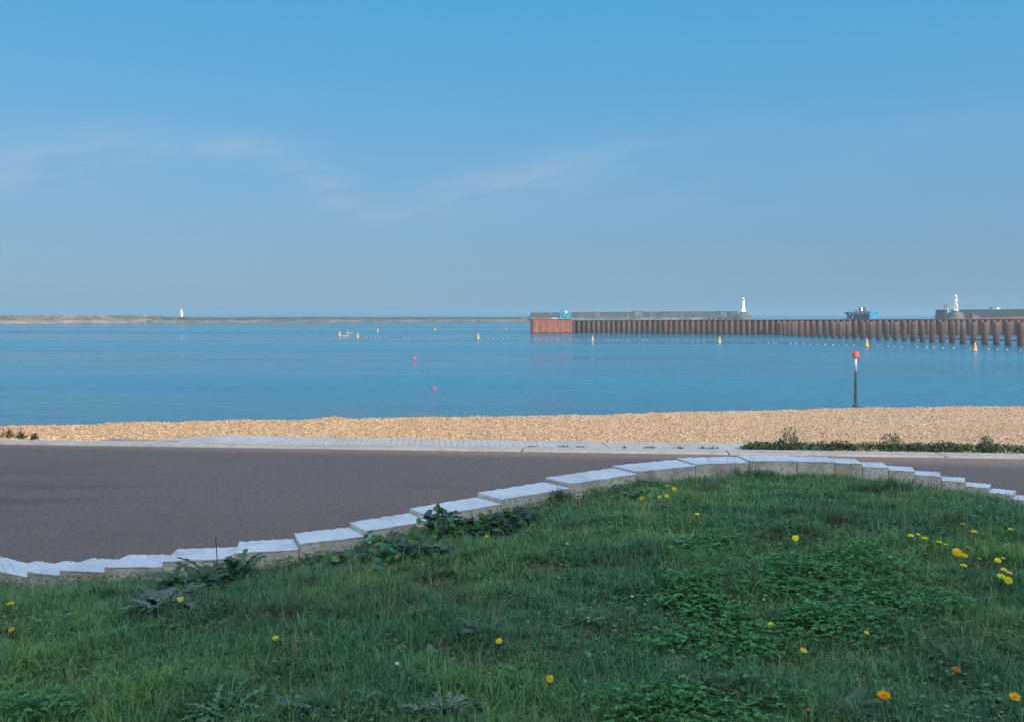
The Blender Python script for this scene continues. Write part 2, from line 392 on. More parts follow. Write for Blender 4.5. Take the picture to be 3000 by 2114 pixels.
wdt=(.0014+.0019*rng.random(n))*(1+.12*(y-4))
dx=np.cos(th);dy=np.sin(th); ph=th+np.pi/2+(rng.random(n)-.5)*1.0; ax=np.cos(ph)*wdt; ay=np.sin(ph)*wdt
P=np.stack([x,y,z-.004],-1)
mid=P+np.stack([dx*h*lean*.38,dy*h*lean*.38,h*.62*(1-.12*lean)],-1); tip=P+np.stack([dx*h*lean*1.05,dy*h*lean*1.05,h*(1-.42*lean)],-1)
A=np.stack([ax,ay,0*ax],-1)
vv=np.stack([P-A,P+A,mid+A*.8,mid-A*.8,tip],1)
ii=np.arange(n)*5
q=np.stack([ii,ii+1,ii+2,ii+3],-1); t=np.stack([ii+3,ii+2,ii+4],-1)
g1=np.array([.070,.155,.068]); g2=np.array([.235,.45,.18]); g3=np.array([.24,.44,.11]); g4=np.array([.06,.22,.14]); g5=np.array([.10,.11,.07])
r1=(rng.random(n)*.5+rep(trnd)*.5)[:,None]; pn=np.clip(fbm(x,y,1.1,71,3)*2.6-.8,0,1)[:,None]; yl=np.clip(fbm(x,y,1.4,81,3)*4-2.15,0,1)[:,None]
cb=g1*(1-r1)+g2*r1; cb=cb*(1-.55*pn)+g4*(.55*pn); cb=cb*(1-.5*yl)+g3*.5*yl; dk=np.clip(fbm(x,y,2.3,111,3)*4-2.3,0,1)[:,None]; cb=cb*(1-.7*dk)+g5*.7*dk
dead=(rng.random(n)<.018+.06*np.clip(fbm(x,y,2.0,121,3)*3-1.5,0,1))[:,None]; cb=np.where(dead,np.array([.36,.30,.17]),cb)*(.75+.5*rng.random(n)[:,None])
cc=np.repeat(cb[:,None,:],5,1).reshape(-1,3)
gr=np_mesh('grass',vv.reshape(-1,3),q,t,M['grass'],cc); tag(gr,'short dark green lawn grass in shade with coarse tufts','grass',kind='stuff')

# ------------------------------------------------------------------ clover and small ground weeds (stuff)
def leaflets(N0, region, sizes, cols, name, label, lift=(.02,.07), three=True, mask=None):
    x=region[0]+(region[1]-region[0])*rng.random(N0); y=region[2]+(region[3]-region[2])*rng.random(N0)
    k=(y<yw(x)-.03)&(abs(x)<.6*y+2.1)
    if mask is not None: k&=rng.random(N0)<mask(x,y)
    x=x[k];y=y[k];n=len(x); z=gz(x,y)+lift[0]+(lift[1]-lift[0])*rng.random(n)
    sz=sizes[0]+(sizes[1]-sizes[0])*rng.random(n); rot=rng.random(n)*2*np.pi
    tiltx=(rng.random(n)-.5)*1.1; tilty=(rng.random(n)-.5)*1.1-.15
    shape=np.array([(0,0),(.35,.38),(.8,.48),(1.05,.2),(.98,0),(1.05,-.2),(.8,-.48),(.35,-.38)])
    V=[];T=[];C=[];cnt=0
    cr=rng.random(n)[:,None]; cbase=np.array(cols[0])*(1-cr)+np.array(cols[1])*cr
    for l in range(3 if three else 1):
        a=rot+l*2*np.pi/3+(rng.random(n)-.5)*.3
        px=shape[None,:,0]*sz[:,None]; py=shape[None,:,1]*sz[:,None]
        X=px*np.cos(a)[:,None]-py*np.sin(a)[:,None]; Y=px*np.sin(a)[:,None]+py*np.cos(a)[:,None]
        fold=-np.abs(py)*.0+ (np.abs(shape[None,:,1])*.35)*sz[:,None]
        Z=X*np.tan(tiltx)[:,None]*.6+Y*np.tan(tilty)[:,None]*.6+fold
        V.append(np.stack([x[:,None]+X,y[:,None]+Y,z[:,None]+Z],-1).reshape(-1,3))
        ii=(np.arange(n)*8+cnt)[:,None]
        T.append(np.concatenate([ii+np.array([0,k1,k1+1]) for k1 in range(1,7)],0)); cnt+=n*8
        C.append(np.repeat(cbase*(.8+.4*rng.random((n,1))),8,0))
    o=np_mesh(name,np.concatenate(V),np.zeros((0,4),int),np.concatenate(T),M['leaf'],np.concatenate(C)); tag(o,label,'ground cover',kind='stuff'); return o
leaflets(300000,(-6,6.5,2.7,9),(.010,.018),((.045,.17,.055),(.13,.38,.13)),'clover','bright green clover patch spreading through the lawn at right',(.02,.085),True,lambda x,y:clover_mask(x,y)*1.0)
leaflets(170000,(-6,6.5,2.7,10),(.009,.026),((.05,.14,.07),(.20,.40,.22)),'lawn_weeds','scattered small broad leaves growing among the lawn grass',(.0,.045),False,lambda x,y:np.clip(fbm(x,y,1.9,91,4)*6-2.75,.02,1)*.55)
leaflets(150000,(-4.5,1.6,2.7,10),(.012,.032),((.04,.10,.05),(.11,.24,.11)),'wall_foot_weeds','dark leafy fringe of mixed weeds along the foot of the pale wall',(.0,.14),False,lambda x,y:np.exp(-((yw(x)-y)/.36)**2)*np.clip(fbm(x,y,2.6,131,3)*5-1.7,0,1))
leaflets(9000,(-6,6.5,2.7,10),(.010,.024),((.07,.055,.03),(.13,.10,.05)),'leaf_litter','brown dead leaf litter lying in bare spots of the lawn',(.0,.02),False,lambda x,y:np.clip(.42-fbm(x,y,1.5,31,4),0,1)*3)

# ------------------------------------------------------------------ plants
def leaf(mb, o, ang, L, W, arch=.6, droop=.8, lobes=0, depth=.5, colr=(.05,.12,.04), nseg=None, twist=0, up0=None):
    """ribbon leaf from o along heading ang; arch = starting pitch"""
    nseg=nseg or (lobes*3 if lobes else 7); p=Vector(o); pitch=arch; H=Vector((math.cos(ang),math.sin(ang),0)); Sd=Vector((-math.sin(ang),math.cos(ang),0))
    vs=[];fs=[]
    for k in range(nseg+1):
        t=k/nseg; prof=math.sin(math.pi*min(1,t*.86+.09))**.8 if not lobes else (.25+.75*math.sin(math.pi*min(1,t*.9+.06)))
        if k==nseg: prof*=.15
        wv=W*prof
        if lobes: wv*= (1-depth)+depth*(1 if k%3==1 else (.45 if k%3==2 else .0))
        jit=random.uniform(.9,1.1); back=-.35*L/nseg if (lobes and k%3==1) else 0
        up=Vector((0,0,1))*wv*.25+H*back
        tw=Sd*math.cos(twist)+Vector((0,0,1))*math.sin(twist)
        vs += [p-tw*wv*jit+up, p.copy(), p+tw*wv*random.uniform(.9,1.1)+up]
        d=H*math.cos(pitch)+Vector((0,0,1))*math.sin(pitch); p=p+d*(L/nseg); pitch-=droop/nseg
    for k in range(nseg):
        a=k*3; fs += [(a,a+1,a+4,a+3),(a+1,a+2,a+5,a+4)]
    j=random.uniform(.75,1.25); mb.add(vs,fs,tuple(c*j for c in colr))
def roundleaf(mb,o,nrm_tilt,ang,r,colr,teeth=5):
    n=teeth*2; c=Vector(o); m3=Matrix.Rotation(ang,3,'Z')@Matrix.Rotation(nrm_tilt,3,'X'); vs=[c]
    for k in range(n):
        a=2*math.pi*(k+.5)/n; rr=r*(1 if k%2 else .84)*random.uniform(.93,1.07)
        if k==0 or k==n-1: rr*=.75
        vs.append(c+m3@Vector((rr*math.cos(a),rr*math.sin(a),.22*rr)))
    j=random.uniform(.7,1.3); mb.add(vs,[(0,k+1,(k+1)%n+1) for k in range(n)],tuple(x*j for x in colr))
def plant_root(name,p,label,cat,group=None):
    o=empty(name,p); return tag(o,label,cat,group)
def rosette(name,p,label,n,L,W,lobes,depth,colr,arch=(.2,1.1),cat='weed',group=None,droop=1.0,rad=.04,nstem=0):
    root=plant_root(name,p,label,cat,group); mb=MB()
    for k in range(n):
        a=2*math.pi*k/n*1.0+random.uniform(-.4,.4); l=L*random.uniform(.6,1.1)
        qa=random.uniform(0,6.28); qr=rad*math.sqrt(random.random()); leaf(mb,(qr*math.cos(qa)*1.3,qr*math.sin(qa)*.8,-.01),a,l,W*random.uniform(.75,1.15),random.uniform(*arch)*random.uniform(.88,1),droop*random.uniform(.7,1.3),lobes,depth,colr,twist=random.uniform(-.4,.4))
    mb.build('leaves',M['leaf'],root,smooth=False,tint=True)
    if nstem:
        st=MB(); st.col=(.06,.10,.04)
        for k in range(nstem):
            a=random.uniform(0,6.28); st.tube([(0,0,-.02),(.03*math.cos(a),.03*math.sin(a),L*.5),(.07*math.cos(a),.07*math.sin(a),L*.95)],.004,5,.5)
        st.build('stem',M['leaf'],root,tint=True)
    return root
def mallow(name,p,label,n,rx,ry,H,r,colr,cat='weed',group=None):
    root=plant_root(name,p,label,cat,group); mb=MB(); st=MB(); st.col=(.04,.07,.03)
    for k in range(n):
        a=random.uniform(0,6.28); q=math.sqrt(random.random()); x=rx*q*math.cos(a); y=ry*q*math.sin(a)
        zz=H*(1-q*q*.6)*(.25+1.15*float(vnoise(x,y,7.0,len(label))))*random.uniform(.3,1.1)
        zz+=float(gz(p[0]+x,min(p[1]+y,float(yw(p[0]+x))-.02)))-p[2]
        y=min(y,float(yw(p[0]+x))-.03-p[1])
        roundleaf(mb,(x,y,zz),random.uniform(-.2,1.0),random.uniform(-1.2,1.2),r*random.choice((.5,.8,1.0,1.45)),tuple(c*random.choice((.7,1,1.6)) for c in colr))
        if k%4==0: st.tube([(x*.5,y*.5,-.02),(x*.8,y*.8,zz*.6),(x,y,zz)],.0025,4,.7)
    mb.build('leaves',M['leaf'],root,tint=True); st.build('stems',M['leaf'],root,tint=True); return root
def tuft(name,p,label,n,H,rad,colr,cat='grass tuft',group=None,seed_heads=0):
    root=plant_root(name,p,label,cat,group); mb=MB()
    for k in range(n):
        a=random.uniform(0,6.28); q=random.random()**.7*rad; x=q*math.cos(a); y=q*math.sin(a)*.6; hh=H*random.uniform(.45,1.05)*(1-.4*q/rad); ln=random.uniform(.05,.45); b=random.uniform(0,6.28); w_=random.uniform(.0016,.003)
        pts=[Vector((x+math.cos(b)*hh*ln*t*t,y+math.sin(b)*hh*ln*t*t,hh*t*(1-.12*ln*t))) for t in (0,.35,.7,1)]
        sd=Vector((-math.sin(b),math.cos(b),0)); sd=Vector((1,0,0)) if random.random()<.5 else sd
        vs=[]; 
        for i,pp in enumerate(pts): w2=w_*(1,.9,.6,.1)[i]; vs += [pp-sd*w2,pp+sd*w2]
        j=random.uniform(.6,1.4); mb.add(vs,[(0,1,3,2),(2,3,5,4),(4,5,7,6)],tuple(c*j for c in colr))
    mb.build('blades',M['grass'],root,tint=True)
    if seed_heads:
        for k in range(seed_heads):
            sh=MB(); sh.col=(.16,.15,.08)
            x=random.uniform(-rad,rad); sh.tube([(x,0,0),(x*1.2,random.uniform(-.03,.03),H*1.0),(x*1.35,random.uniform(-.03,.03),H*1.25)],.0012,4,1.5)
            sh.build('seed_head',M['grass'],root,tint=True)
    return root
DG=(.065,.15,.075); MG=(.08,.18,.085); GG=(.085,.125,.115); SG=(.24,.28,.26); LG=(.12,.32,.13)
wp=lambda px,py: tuple(hit(px,py))
rosette('ox_tongue',wp(640,1712),'dark green weed with long arching lobed leaves against the pale wall',70,.34,.038,6,.5,(.075,.15,.085),(.3,1.45),nstem=2,droop=1.5,rad=.16)
rosette('ox_tongue',wp(790,1675),'leafy dark weed right of the arching lobed weed by the wall',44,.22,.028,5,.4,DG,(.4,1.3),nstem=1,droop=1.3)
rosette('sow_thistle',wp(500,1775),'grey green lobed thistle leaves flat on the grass below the pale wall',50,.24,.028,6,.55,(.14,.20,.17),(.1,1.0),droop=.9,rad=.12)
rosette('ox_tongue',wp(560,1725),'broad dark lobed leaves filling the gap between the two weeds at the left wall',50,.28,.036,6,.5,(.07,.14,.08),(.4,1.4),droop=1.4,rad=.14)
rosette('sow_thistle',wp(400,1725),'small dark thistle between long grass and the left end of the pale wall',36,.18,.024,5,.5,(.10,.13,.09),(.3,1.2))
mallow('mallow',wp(1150,1625),'dark round leaved weed clump with flat spreading top under the middle wall blocks',520,.45,.26,.20,.028,DG)
mallow('mallow',wp(1290,1590),'tall dark round leaved weed reaching up over the wall edge',420,.30,.2,.24,.030,DG)
mallow('mallow',wp(1460,1575),'dark round leaved weed with a pointed top right of the tallest mallow',420,.34,.2,.22,.030,(.05,.12,.06))
mallow('mallow',wp(1120,1640),'low sprawling weed at the wall foot, leftmost of the round leaved weeds',500,.5,.28,.15,.024,(.07,.14,.08))
mallow('nasturtium',wp(1880,1450),'small round leaved plant carrying yellow flowers just below the wall crest',140,.22,.16,.10,.024,(.07,.18,.08))
mallow('mallow',wp(920,1668),'small dark leafy weed at the wall foot just right of the lobed weeds',260,.34,.2,.12,.022,(.06,.13,.07))
mallow('mallow',wp(1010,1655),'thin low leafy weed linking the lobed weeds and the round leaved clumps',240,.34,.18,.11,.02,(.07,.15,.08))
tuft('grass_tuft',wp(1540,1510),'grass tuft leaning on the wall right of the round leaved clumps',320,.15,.26,(.06,.13,.07))
tuft('grass_tuft',wp(1760,1450),'fine upright grass against the rising wall left of the yellow flowered plant',320,.15,.30,(.06,.13,.07))
tuft('grass_tuft',wp(2330,1410),'short upright grass in front of the highest wall blocks',320,.13,.34,(.06,.12,.06))
tuft('grass_tuft',wp(640,1690),'long grass standing behind the lobed weeds at the left wall',320,.17,.34,(.055,.11,.06))
tuft('grass_tuft',wp(1640,1490),'tall upright dark grass tuft standing over the wall blocks left of the crest',420,.27,.16,(.05,.11,.06))
tuft('grass_tuft',wp(2150,1402),'tall thin grass with long stems in front of the wall crest',300,.22,.28,(.08,.13,.07),seed_heads=6)
tuft('grass_tuft',wp(2610,1440),'ragged grass tuft below the descending blocks right of the crest',340,.16,.30,(.06,.12,.07))
tuft('grass_tuft',wp(170,1722),'long pale grass bending against the left end of the wall',460,.19,.40,(.10,.15,.08),seed_heads=2)
tuft('grass_tuft',wp(40,1722),'dark long grass in front of the wall at the left edge of the lawn',420,.20,.30,(.05,.10,.06))
tuft('grass_tuft',wp(340,1712),'short dark grass tuft between the long pale grass and the thistle leaves',460,.17,.34,(.06,.12,.07))
tuft('grass_tuft',wp(1850,1430),'grass tuft beside the yellow flowered round leaved plant',320,.14,.18,(.07,.14,.07))
rosette('dock',wp(2010,1610),'leafy green dock with upright spinach like leaves in the middle of the lawn',30,.16,.022,0,0,(.13,.30,.17),(.5,1.35))
rosette('broadleaf_seedling',wp(1280,1925),'pale green plant with a few oval leaves standing in the lawn',8,.085,.022,0,0,(.12,.30,.15),(.5,1.3),droop=.7)
rosette('silver_ragwort',wp(1290,2095),'silvery grey ferny leaved plant at the bottom edge of the lawn',70,.14,.020,6,.8,SG,(.3,1.3))
rosette('silver_ragwort',wp(1420,2080),'small greyish ferny plant right of the larger silvery one',34,.10,.014,5,.75,(.11,.17,.14),(.3,1.2))
rosette('silver_ragwort',wp(1400,1855),'grey green ferny weed in the middle of the lawn above the oval leaved plant',44,.12,.016,5,.75,(.11,.17,.15),(.2,1.0))
rosette('groundsel',wp(640,2100),'feathery pale green weed at the bottom left of the lawn',40,.17,.018,6,.8,(.12,.26,.16),(.4,1.3))
rosette('groundsel',wp(900,2095),'feathery weed right of the pale green one at the bottom of the lawn',26,.14,.017,5,.8,(.085,.17,.12),(.4,1.3))
rosette('plantain',wp(2490,2075),'plantain with long smooth leaves beside the orange yellow flower',10,.13,.02,0,0,(.07,.15,.09),(.3,.9))
rosette('dock',wp(2530,1745),'pale dock leaves standing up at the edge of the clover',9,.13,.024,0,0,(.10,.20,.12),(.6,1.3))
rosette('thistle',wp(2790,1930),'spiky pale thistle above the small orange flower',14,.13,.018,5,.8,(.14,.22,.13),(.4,1.4))
rosette('dandelion_plant',wp(2120,2085),'flat rosette of bright toothed leaves at the bottom of the lawn',14,.13,.022,4,.5,LG,(.1,.8))
rosette('dandelion_plant',wp(2810,1640),'dark rosette of toothed leaves under the right hand yellow flowers',16,.16,.02,4,.5,MG,(.1,.7))
rosette('dandelion_plant',wp(2930,2060),'dark rosette of toothed leaves in the bottom right corner of the lawn',16,.15,.022,4,.5,MG,(.1,.8))
rosette('dandelion_plant',wp(1450,1680),'low rosette of toothed grey leaves in the centre of the lawn',16,.12,.016,4,.5,(.05,.10,.06),(.1,.7))
rosette('dandelion_plant',wp(60,2080),'broad bright leaves in the bottom left corner of the lawn',10,.11,.03,0,0,LG,(.3,.9))
for px,py,lab in ((880,1790,'low grey rosette left of centre where the lawn darkens'),(1520,1780,'small dark rosette of leaves in the centre of the lawn'),(2400,1480,'faint rosette near the wall crest'),(300,1900,'small rosette in the left of the lawn'),(2050,1930,'small rosette below the clover')):
    rosette('small_rosette',wp(px,py),lab,12,.085,.013,3,.5,(.06,.11,.075),(.1,.7))

# ------------------------------------------------------------------ dandelions
def dandelion(px,py,size,label,colr=(.80,.56,.02),tilt=0,h=.07,kind='open',yaw=0):
    p=hit(px,py,h); root=empty('dandelion',p); tag(root,label,'flower','yellow flowers in the lawn')
    hd=MB(); r=size*.54; tilt=min(tilt*.9+.05,1.05); c=Vector((0,0,h)); rot=Matrix.Rotation(yaw,3,'Z')@Matrix.Rotation(tilt,3,'X')
    for ring,(rr,el,n) in enumerate(((1,.12,18),(.78,.35,14),(.5,.65,10),(.25,1.0,6))):
        for k in range(n):
            a=2*math.pi*(k+.5*ring)/n+random.uniform(-.06,.06); L=r*rr*random.uniform(.88,1.06); w_=r*(.16 if ring<2 else .13)
            e=el if kind=='open' else min(1.35,el+.9)
            d=Vector((math.cos(a)*math.cos(e),math.sin(a)*math.cos(e),math.sin(e)*.8)); s_=Vector((-math.sin(a),math.cos(a),0))*w_
            b=Vector((0,0,ring*.0012)); vs=[b+d*L*.1-s_*.4,b+d*L*.1+s_*.4,b+d*L*.85+s_,b+d*L*1.0,b+d*L*.85-s_]
            j=random.uniform(.88,1.08); hd.add([c+rot@q for q in vs],[(0,1,2,4),(4,2,3)],tuple(min(.97,x*j*1.1) for x in colr))
    o=hd.build('flower_head',M['petal'],root,tint=True)
    cup=MB(); cup.col=(.05,.12,.03)
    cup.lathe([(.002,-.012),(r*.28,-.006),(r*.34,.001)],8,c)
    cup.build('calyx',M['leaf'],o,tint=True)
    s=MB(); s.col=(.09,.13,.05); s.tube([(0,0,-.01),(random.uniform(-.01,.01),random.uniform(-.01,.01),h*.5),c-Vector((0,0,.01))],.0018,5); s.build('stem',M['leaf'],root,tint=True)
Z3=lambda x,y:(2000+x/2.296,1450+y/2.296); Z2=lambda x,y:(1000+x/2.296,1550+y/2.296); Z1=lambda x,y:(x/2.296,1550+y/2.296); Z4=lambda x,y:(1000+x/2.296,1350+y/2.296)
YE=(.97,.86,.04); OR=(.93,.42,.02); PY=(.85,.80,.2)
FL=[(*Z3(97,127),.034,'lone yellow flower left of the dock plant row, high on the lawn',YE,.3),
(*Z3(760,288),.046,'yellow flower tilted to the right, alone above the clover bank',YE,.7),
(*Z3(1075,380),.024,'tiny half open yellow flower right of the tilted one above the clover',(.6,.5,.05),.2),
(*Z3(1397,415),.022,'tiny pale cream flower on a thin stalk above the clover',(.75,.72,.35),.2),
(*Z3(1535,272),.042,'leftmost yellow flower of the long row on the right',YE,.2),
(*Z3(1585,263),.030,'small yellow flower second in the row on the right, behind its neighbours',YE,.2),
(*Z3(1628,288),.042,'third yellow flower in the row on the right',YE,.15),
(*Z3(1725,317),.038,'fourth yellow flower in the row on the right, flat and wide',YE,.1),
(*Z3(1770,331),.030,'fifth yellow flower in the row on the right, small and low',YE,.1),
(*Z3(1885,195),.034,'yellow flower farthest back on the right part of the lawn',(.7,.6,.08),.1),
(*Z3(1960,245),.044,'large yellow flower alone above the row on the right',YE,.15),
(*Z3(2207,232),.038,'yellow flower nearest the right edge, just below the wall end',YE,.1),
(*Z3(1632,390),.022,'half closed yellow flower below the row on the right',(.6,.45,.05),.3),
(*Z3(1915,350),.024,'orange bud above the large golden double flowers',(.8,.42,.04),.3),
(*Z3(1845,385),.060,'large golden yellow flower tilted to face the viewer',(.96,.70,.03),1.0),
(*Z3(1895,408),.046,'golden flower touching the large tilted one on its right',(.96,.70,.03),.3),
(*Z3(1890,472),.040,'yellow flower alone below the golden double flowers',YE,.15),
(*Z3(1995,425),.024,'small yellow flower between the golden double and the far right cluster',(.6,.5,.06),.2),
(*Z3(2120,440),.040,'yellow flower tilted down at the top of the right hand cluster',YE,.6),
(*Z3(2155,425),.024,'small pale yellow flower behind the tilted one in the right hand cluster',PY,.2),
(*Z3(2160,500),.038,'yellow flower in the middle of the right hand cluster',PY,.3),
(*Z3(2198,520),.032,'pale yellow flower right of the middle one in the right hand cluster',PY,.3),
(*Z3(2145,552),.052,'big bright yellow flower lowest on the left of the right hand cluster',(.97,.84,.04),.3),
(*Z3(2190,572),.046,'bright yellow flower hanging down, lowest on the right of the cluster',(.97,.84,.04),1.1),
(*Z3(595,875),.034,'yellow flower standing in the middle of the clover bank',YE,.5),
(*Z3(1238,925),.024,'small yellow flower on a thin stalk right of the clover bank',YE,.4),
(*Z3(812,1047),.034,'pale yellow cup shaped flower below the clover bank',(.78,.72,.12),.3),
(*Z3(1840,1170),.032,'small orange flower at lower right beside the spiky thistle',(.75,.24,.04),.4),
(*Z3(1353,1348),.050,'large flat orange yellow flower near the bottom of the lawn',(.85,.47,.01),.25),
(*Z3(2235,1362),.040,'yellow flower in the bottom right corner of the lawn',(.83,.56,.02),.5),
(*Z3(850,1447),.014,'tiny orange bud at the bottom edge of the lawn',OR,.3),
(*Z3(545,700),.016,'tiny yellowish bud inside the clover bank',PY,.3),
(*Z2(978,45),.030,'bright yellow flower under the dark round leaved weeds',(.8,.72,.03),.4),
(*Z2(1520,97),.024,'pale cream yellow flower in the centre top of the lawn',(.72,.72,.22),.3),
(*Z2(1060,755),.032,'lemon yellow flower in the centre of the lawn beside the grey ferny weed',(.8,.74,.03),.6),
(*Z2(1403,1010),.032,'narrow yellow flower seen edge on, low centre of the lawn',(.75,.66,.05),1.3),
(*Z2(375,903),.018,'tiny white flower left of the oval leaved plant',(.8,.8,.75),.4),
(*Z2(1957,450),.018,'tiny white flower at the left side of the clover bank',(.7,.75,.7),.4),
(*Z1(70,500),.040,'flat yellow flower at the left edge under the long grass',(.8,.70,.03),.2),
(*Z1(78,678),.030,'golden yellow flower at the left edge, the lower of two',(.8,.56,.04),.4),
(*Z1(1215,470),.036,'pale yellow flower in front of the grey thistle leaves',(.8,.74,.10),.7),
(*Z1(1855,730),.030,'yellow cup shaped flower in the left half of the lawn',(.7,.68,.08),.5),
(*Z1(1155,650),.024,'faded greenish yellow flower in the left half of the lawn',(.42,.48,.16),.3),
(*Z4(2072,125),.050,'golden flower at the top of the round leaved plant below the crest',(.8,.45,.03),.8),
(*Z4(2238,187),.046,'round yellow flower right of the round leaved plant below the crest',(.85,.70,.03),1.0),
(*Z4(2190,235),.044,'yellow flower at the foot of the round leaved plant below the crest',(.82,.64,.03),.8),
(*Z4(2020,250),.040,'yellow flower at the left foot of the round leaved plant below the crest',(.8,.55,.03),1.0),
(*Z4(2140,240),.028,'small pale yellow flower between two bigger ones below the crest',PY,.7),
(*Z4(2190,165),.022,'tiny yellow flower above the round one below the crest',PY,.7),
(2135,1423,.034,'pale yellow flower right under the wall crest',(.62,.62,.2),.2)]
for px,py,s,lab,c,t in FL: dandelion(px,py,s,lab,c,t,.075+.03*random.random(),'open',random.uniform(-.4,.4))

# ------------------------------------------------------------------ promenade, kerb, apron
yk=lambda x: 16.85-.0923*x
mb=MB(); xs=np.linspace(-45,45,46)
vs=[];fs=[]
for i,x in enumerate(xs): vs += [(x,-6,0),(x,yk(x),0)]
fs=[(2*i,2*i+2,2*i+3,2*i+1) for i in range(len(xs)-1)]
mb.add(vs,fs); tag(mb.build('promenade',M['tarmac']),kind='structure')
KA=math.atan(-.0923); kx=math.cos(KA); ky=math.sin(KA)
kb=MB(); L0=3.85
starts=[onz(px,1310,0).x for px in (515,1520,2115,2770)]
s=-46.0
js=[]
x=onz(1527,1309,.03).x
x0=x-12*L0
for k in range(24):
    a=x0+k*L0+.012; b=a+L0-.024
    def kp(x,o,z): return (x-ky*o*1.0, yk(x)+o, z)
    kb.hexa([kp(a,.0,-.2),kp(b,.0,-.2),kp(b,.5,-.2),kp(a,.5,-.2)],[kp(a,.0,.03),kp(b,.0,.03),kp(b,.5,.03),kp(a,.5,.03)])
ko=kb.build('kerb',M['kerb'],bevel=.012); tag(ko,kind='structure')
# ribbed concrete apron beyond the kerb
ap=MB(); bx=[(-8.6,.50),(-7.9,.9),(-6.8,1.95),(-4.5,1.8),(-.7,1.75),(3.5,1.65),(6.2,1.75)]
def dep(x): return float(np.interp(x,[b[0] for b in bx],[b[1] for b in bx]))
x=-8.55; k=0
while x<6.1:
    w_=.125; a=x; b=x+w_-.007; 
    if k%28==27: b-=.02
    zf=-.012; zb_=-.02; sl=-.09 if x>-5.2 else .35
    def q(xx,o): return (xx+(o-.5)*sl, yk(xx)+o)
    p=[q(a,.515),q(b,.515),q(b,dep(b)),q(a,dep(a))]
    if dep(a)>.55: 
        ap.hexa([(*p[0],-.2),(*p[1],-.2),(*p[2],-.3),(*p[3],-.3)],[(*p[0],zf),(*p[1],zf),(*p[2],zb_),(*p[3],zb_)])
    x+=w_; k+=1
tag(ap.build('ribbed_apron',M['apron']),kind='structure')
# concrete ramp at the kerb drop, shade put into its grey, left of apron
gt=MB(); pts=[onz(300,1288,.034),onz(520,1293,.034),onz(525,1289.5,.034),onz(330,1282,.034)]
gt.hexa([(p.x,p.y,-.1) for p in pts],[(p.x,p.y,.036) for p in pts]); 
tag(gt.build('kerb_ramp',M['grey']),'flat grey slab for the shaded ramp in the pale kerb where the ribbed slab begins','drain')

# ------------------------------------------------------------------ beach
CR=[(-60,27,-.2),(-30,25,-.2),(-13.3,23,-.28),(-10,23.3,-.22),(-7.4,24,-.25),(-6.9,24,-.24),(-5.8,24.2,-.26),(-4.9,24.5,-.18),(-4.4,24.6,-.27),(-1.9,25,-.285),(2,25.8,-.29),(5.6,26.5,-.30),(10.6,27.5,-.29),(16.4,28.5,-.33),(40,32,-.35)]
cx_=[c[0] for c in CR]
def crest(x): return np.interp(x,cx_,[c[1] for c in CR]), np.interp(x,cx_,[c[2] for c in CR])
def bz(x,y):
    yc,zc=crest(x); y0=yk(x)+.5; t=(y-y0)/(yc-y0)
    z0=np.interp(x,[-20,-9.5,-8,7,8,30],[.0,-.01,-.10,-.10,-.03,-.0])
    land=z0+(zc-z0)*np.clip(t,0,1)**.8-.10*np.sin(np.pi*np.clip(t,0,1))
    out=zc-(np.maximum(y-yc,0))*.22-np.clip((y-yc)/2,0,1)*.15
    z=np.where(t<1,land,out)
    damp=np.clip(t*3,0,1)
    return z+damp*(.07*(fbm(x,y,.8,101,3)-.5)+.04*(vnoise(x,y,3.,102)-.5))*np.clip(1.2-np.abs(t-1),.3,1)
nx,ny=320,170; gx=np.linspace(-45,45,nx); S=np.concatenate([np.linspace(0,14,110),np.linspace(14.3,60,60)])
X=np.repeat(gx[None,:],ny,0); Y=yk(X)+.49+S[:,None]; Z=bz(X,Y)
v=np.stack([X,Y,Z],-1).reshape(-1,3); idx=np.arange(nx*ny).reshape(ny,nx)
q=np.stack([idx[:-1,:-1],idx[:-1,1:],idx[1:,1:],idx[1:,:-1]],-1).reshape(-1,4)
tag(np_mesh('beach',v,q,np.zeros((0,3),int),M['shingle'],smooth=True),kind='structure')
NP=130000
x=(rng.random(NP)*2-1)*19; y=yk(x)+.5+rng.random(NP)*13
yc,zc=crest(x); k=(y<yc+1.2)&(np.abs(x)<.64*y+1.0)
ina=(x>-8.4)&(x<6.1)&(y-yk(x)<np.interp(x,[b[0] for b in bx],[b[1] for b in bx])+.02)&(rng.random(NP)>.012)
k&=~ina
x=x[k];y=y[k];n=len(x); z=bz(x,y)
z=np.where((x>-8.4)&(x<6.1)&(y-yk(x)<np.interp(x,[b[0] for b in bx],[b[1] for b in bx])),-.012,z)
r=.007+.018*rng.random(n)**2; 
O=np.array([(1,0,0),(.3,.9,0),(-.8,.6,0),(-.9,-.5,0),(.2,-1,0),(0,0,.75),(0,0,-.5)],float)
a=rng.random(n)*6.283; ca=np.cos(a)[:,None];sa=np.sin(a)[:,None]
ox=O[None,:,0]*r[:,None]*1.25; oy=O[None,:,1]*r[:,None]*(.7+.5*rng.random(n)[:,None]); oz=O[None,:,2]*r[:,None]*(.6+.5*rng.random(n)[:,None])
oz=oz+ (rng.random((n,1))-.5)*.8*ox
V=np.stack([x[:,None]+ox*ca-oy*sa,y[:,None]+ox*sa+oy*ca,z[:,None]+oz+r[:,None]*.25],-1).reshape(-1,3)
ii=(np.arange(n)*7)[:,None]; T=np.concatenate([ii+np.array([k1,(k1+1)%5,5]) for k1 in range(5)]+[ii+np.array([(k1+1)%5,k1,6]) for k1 in range(5)],0)
tag(np_mesh('pebbles',V,np.zeros((0,4),int),T,M['pebble'],np.repeat(rng.random((n,1)),7,0).repeat(3,1),smooth=True),'tan and cream pebbles covering the shingle beach','pebbles',kind='stuff')

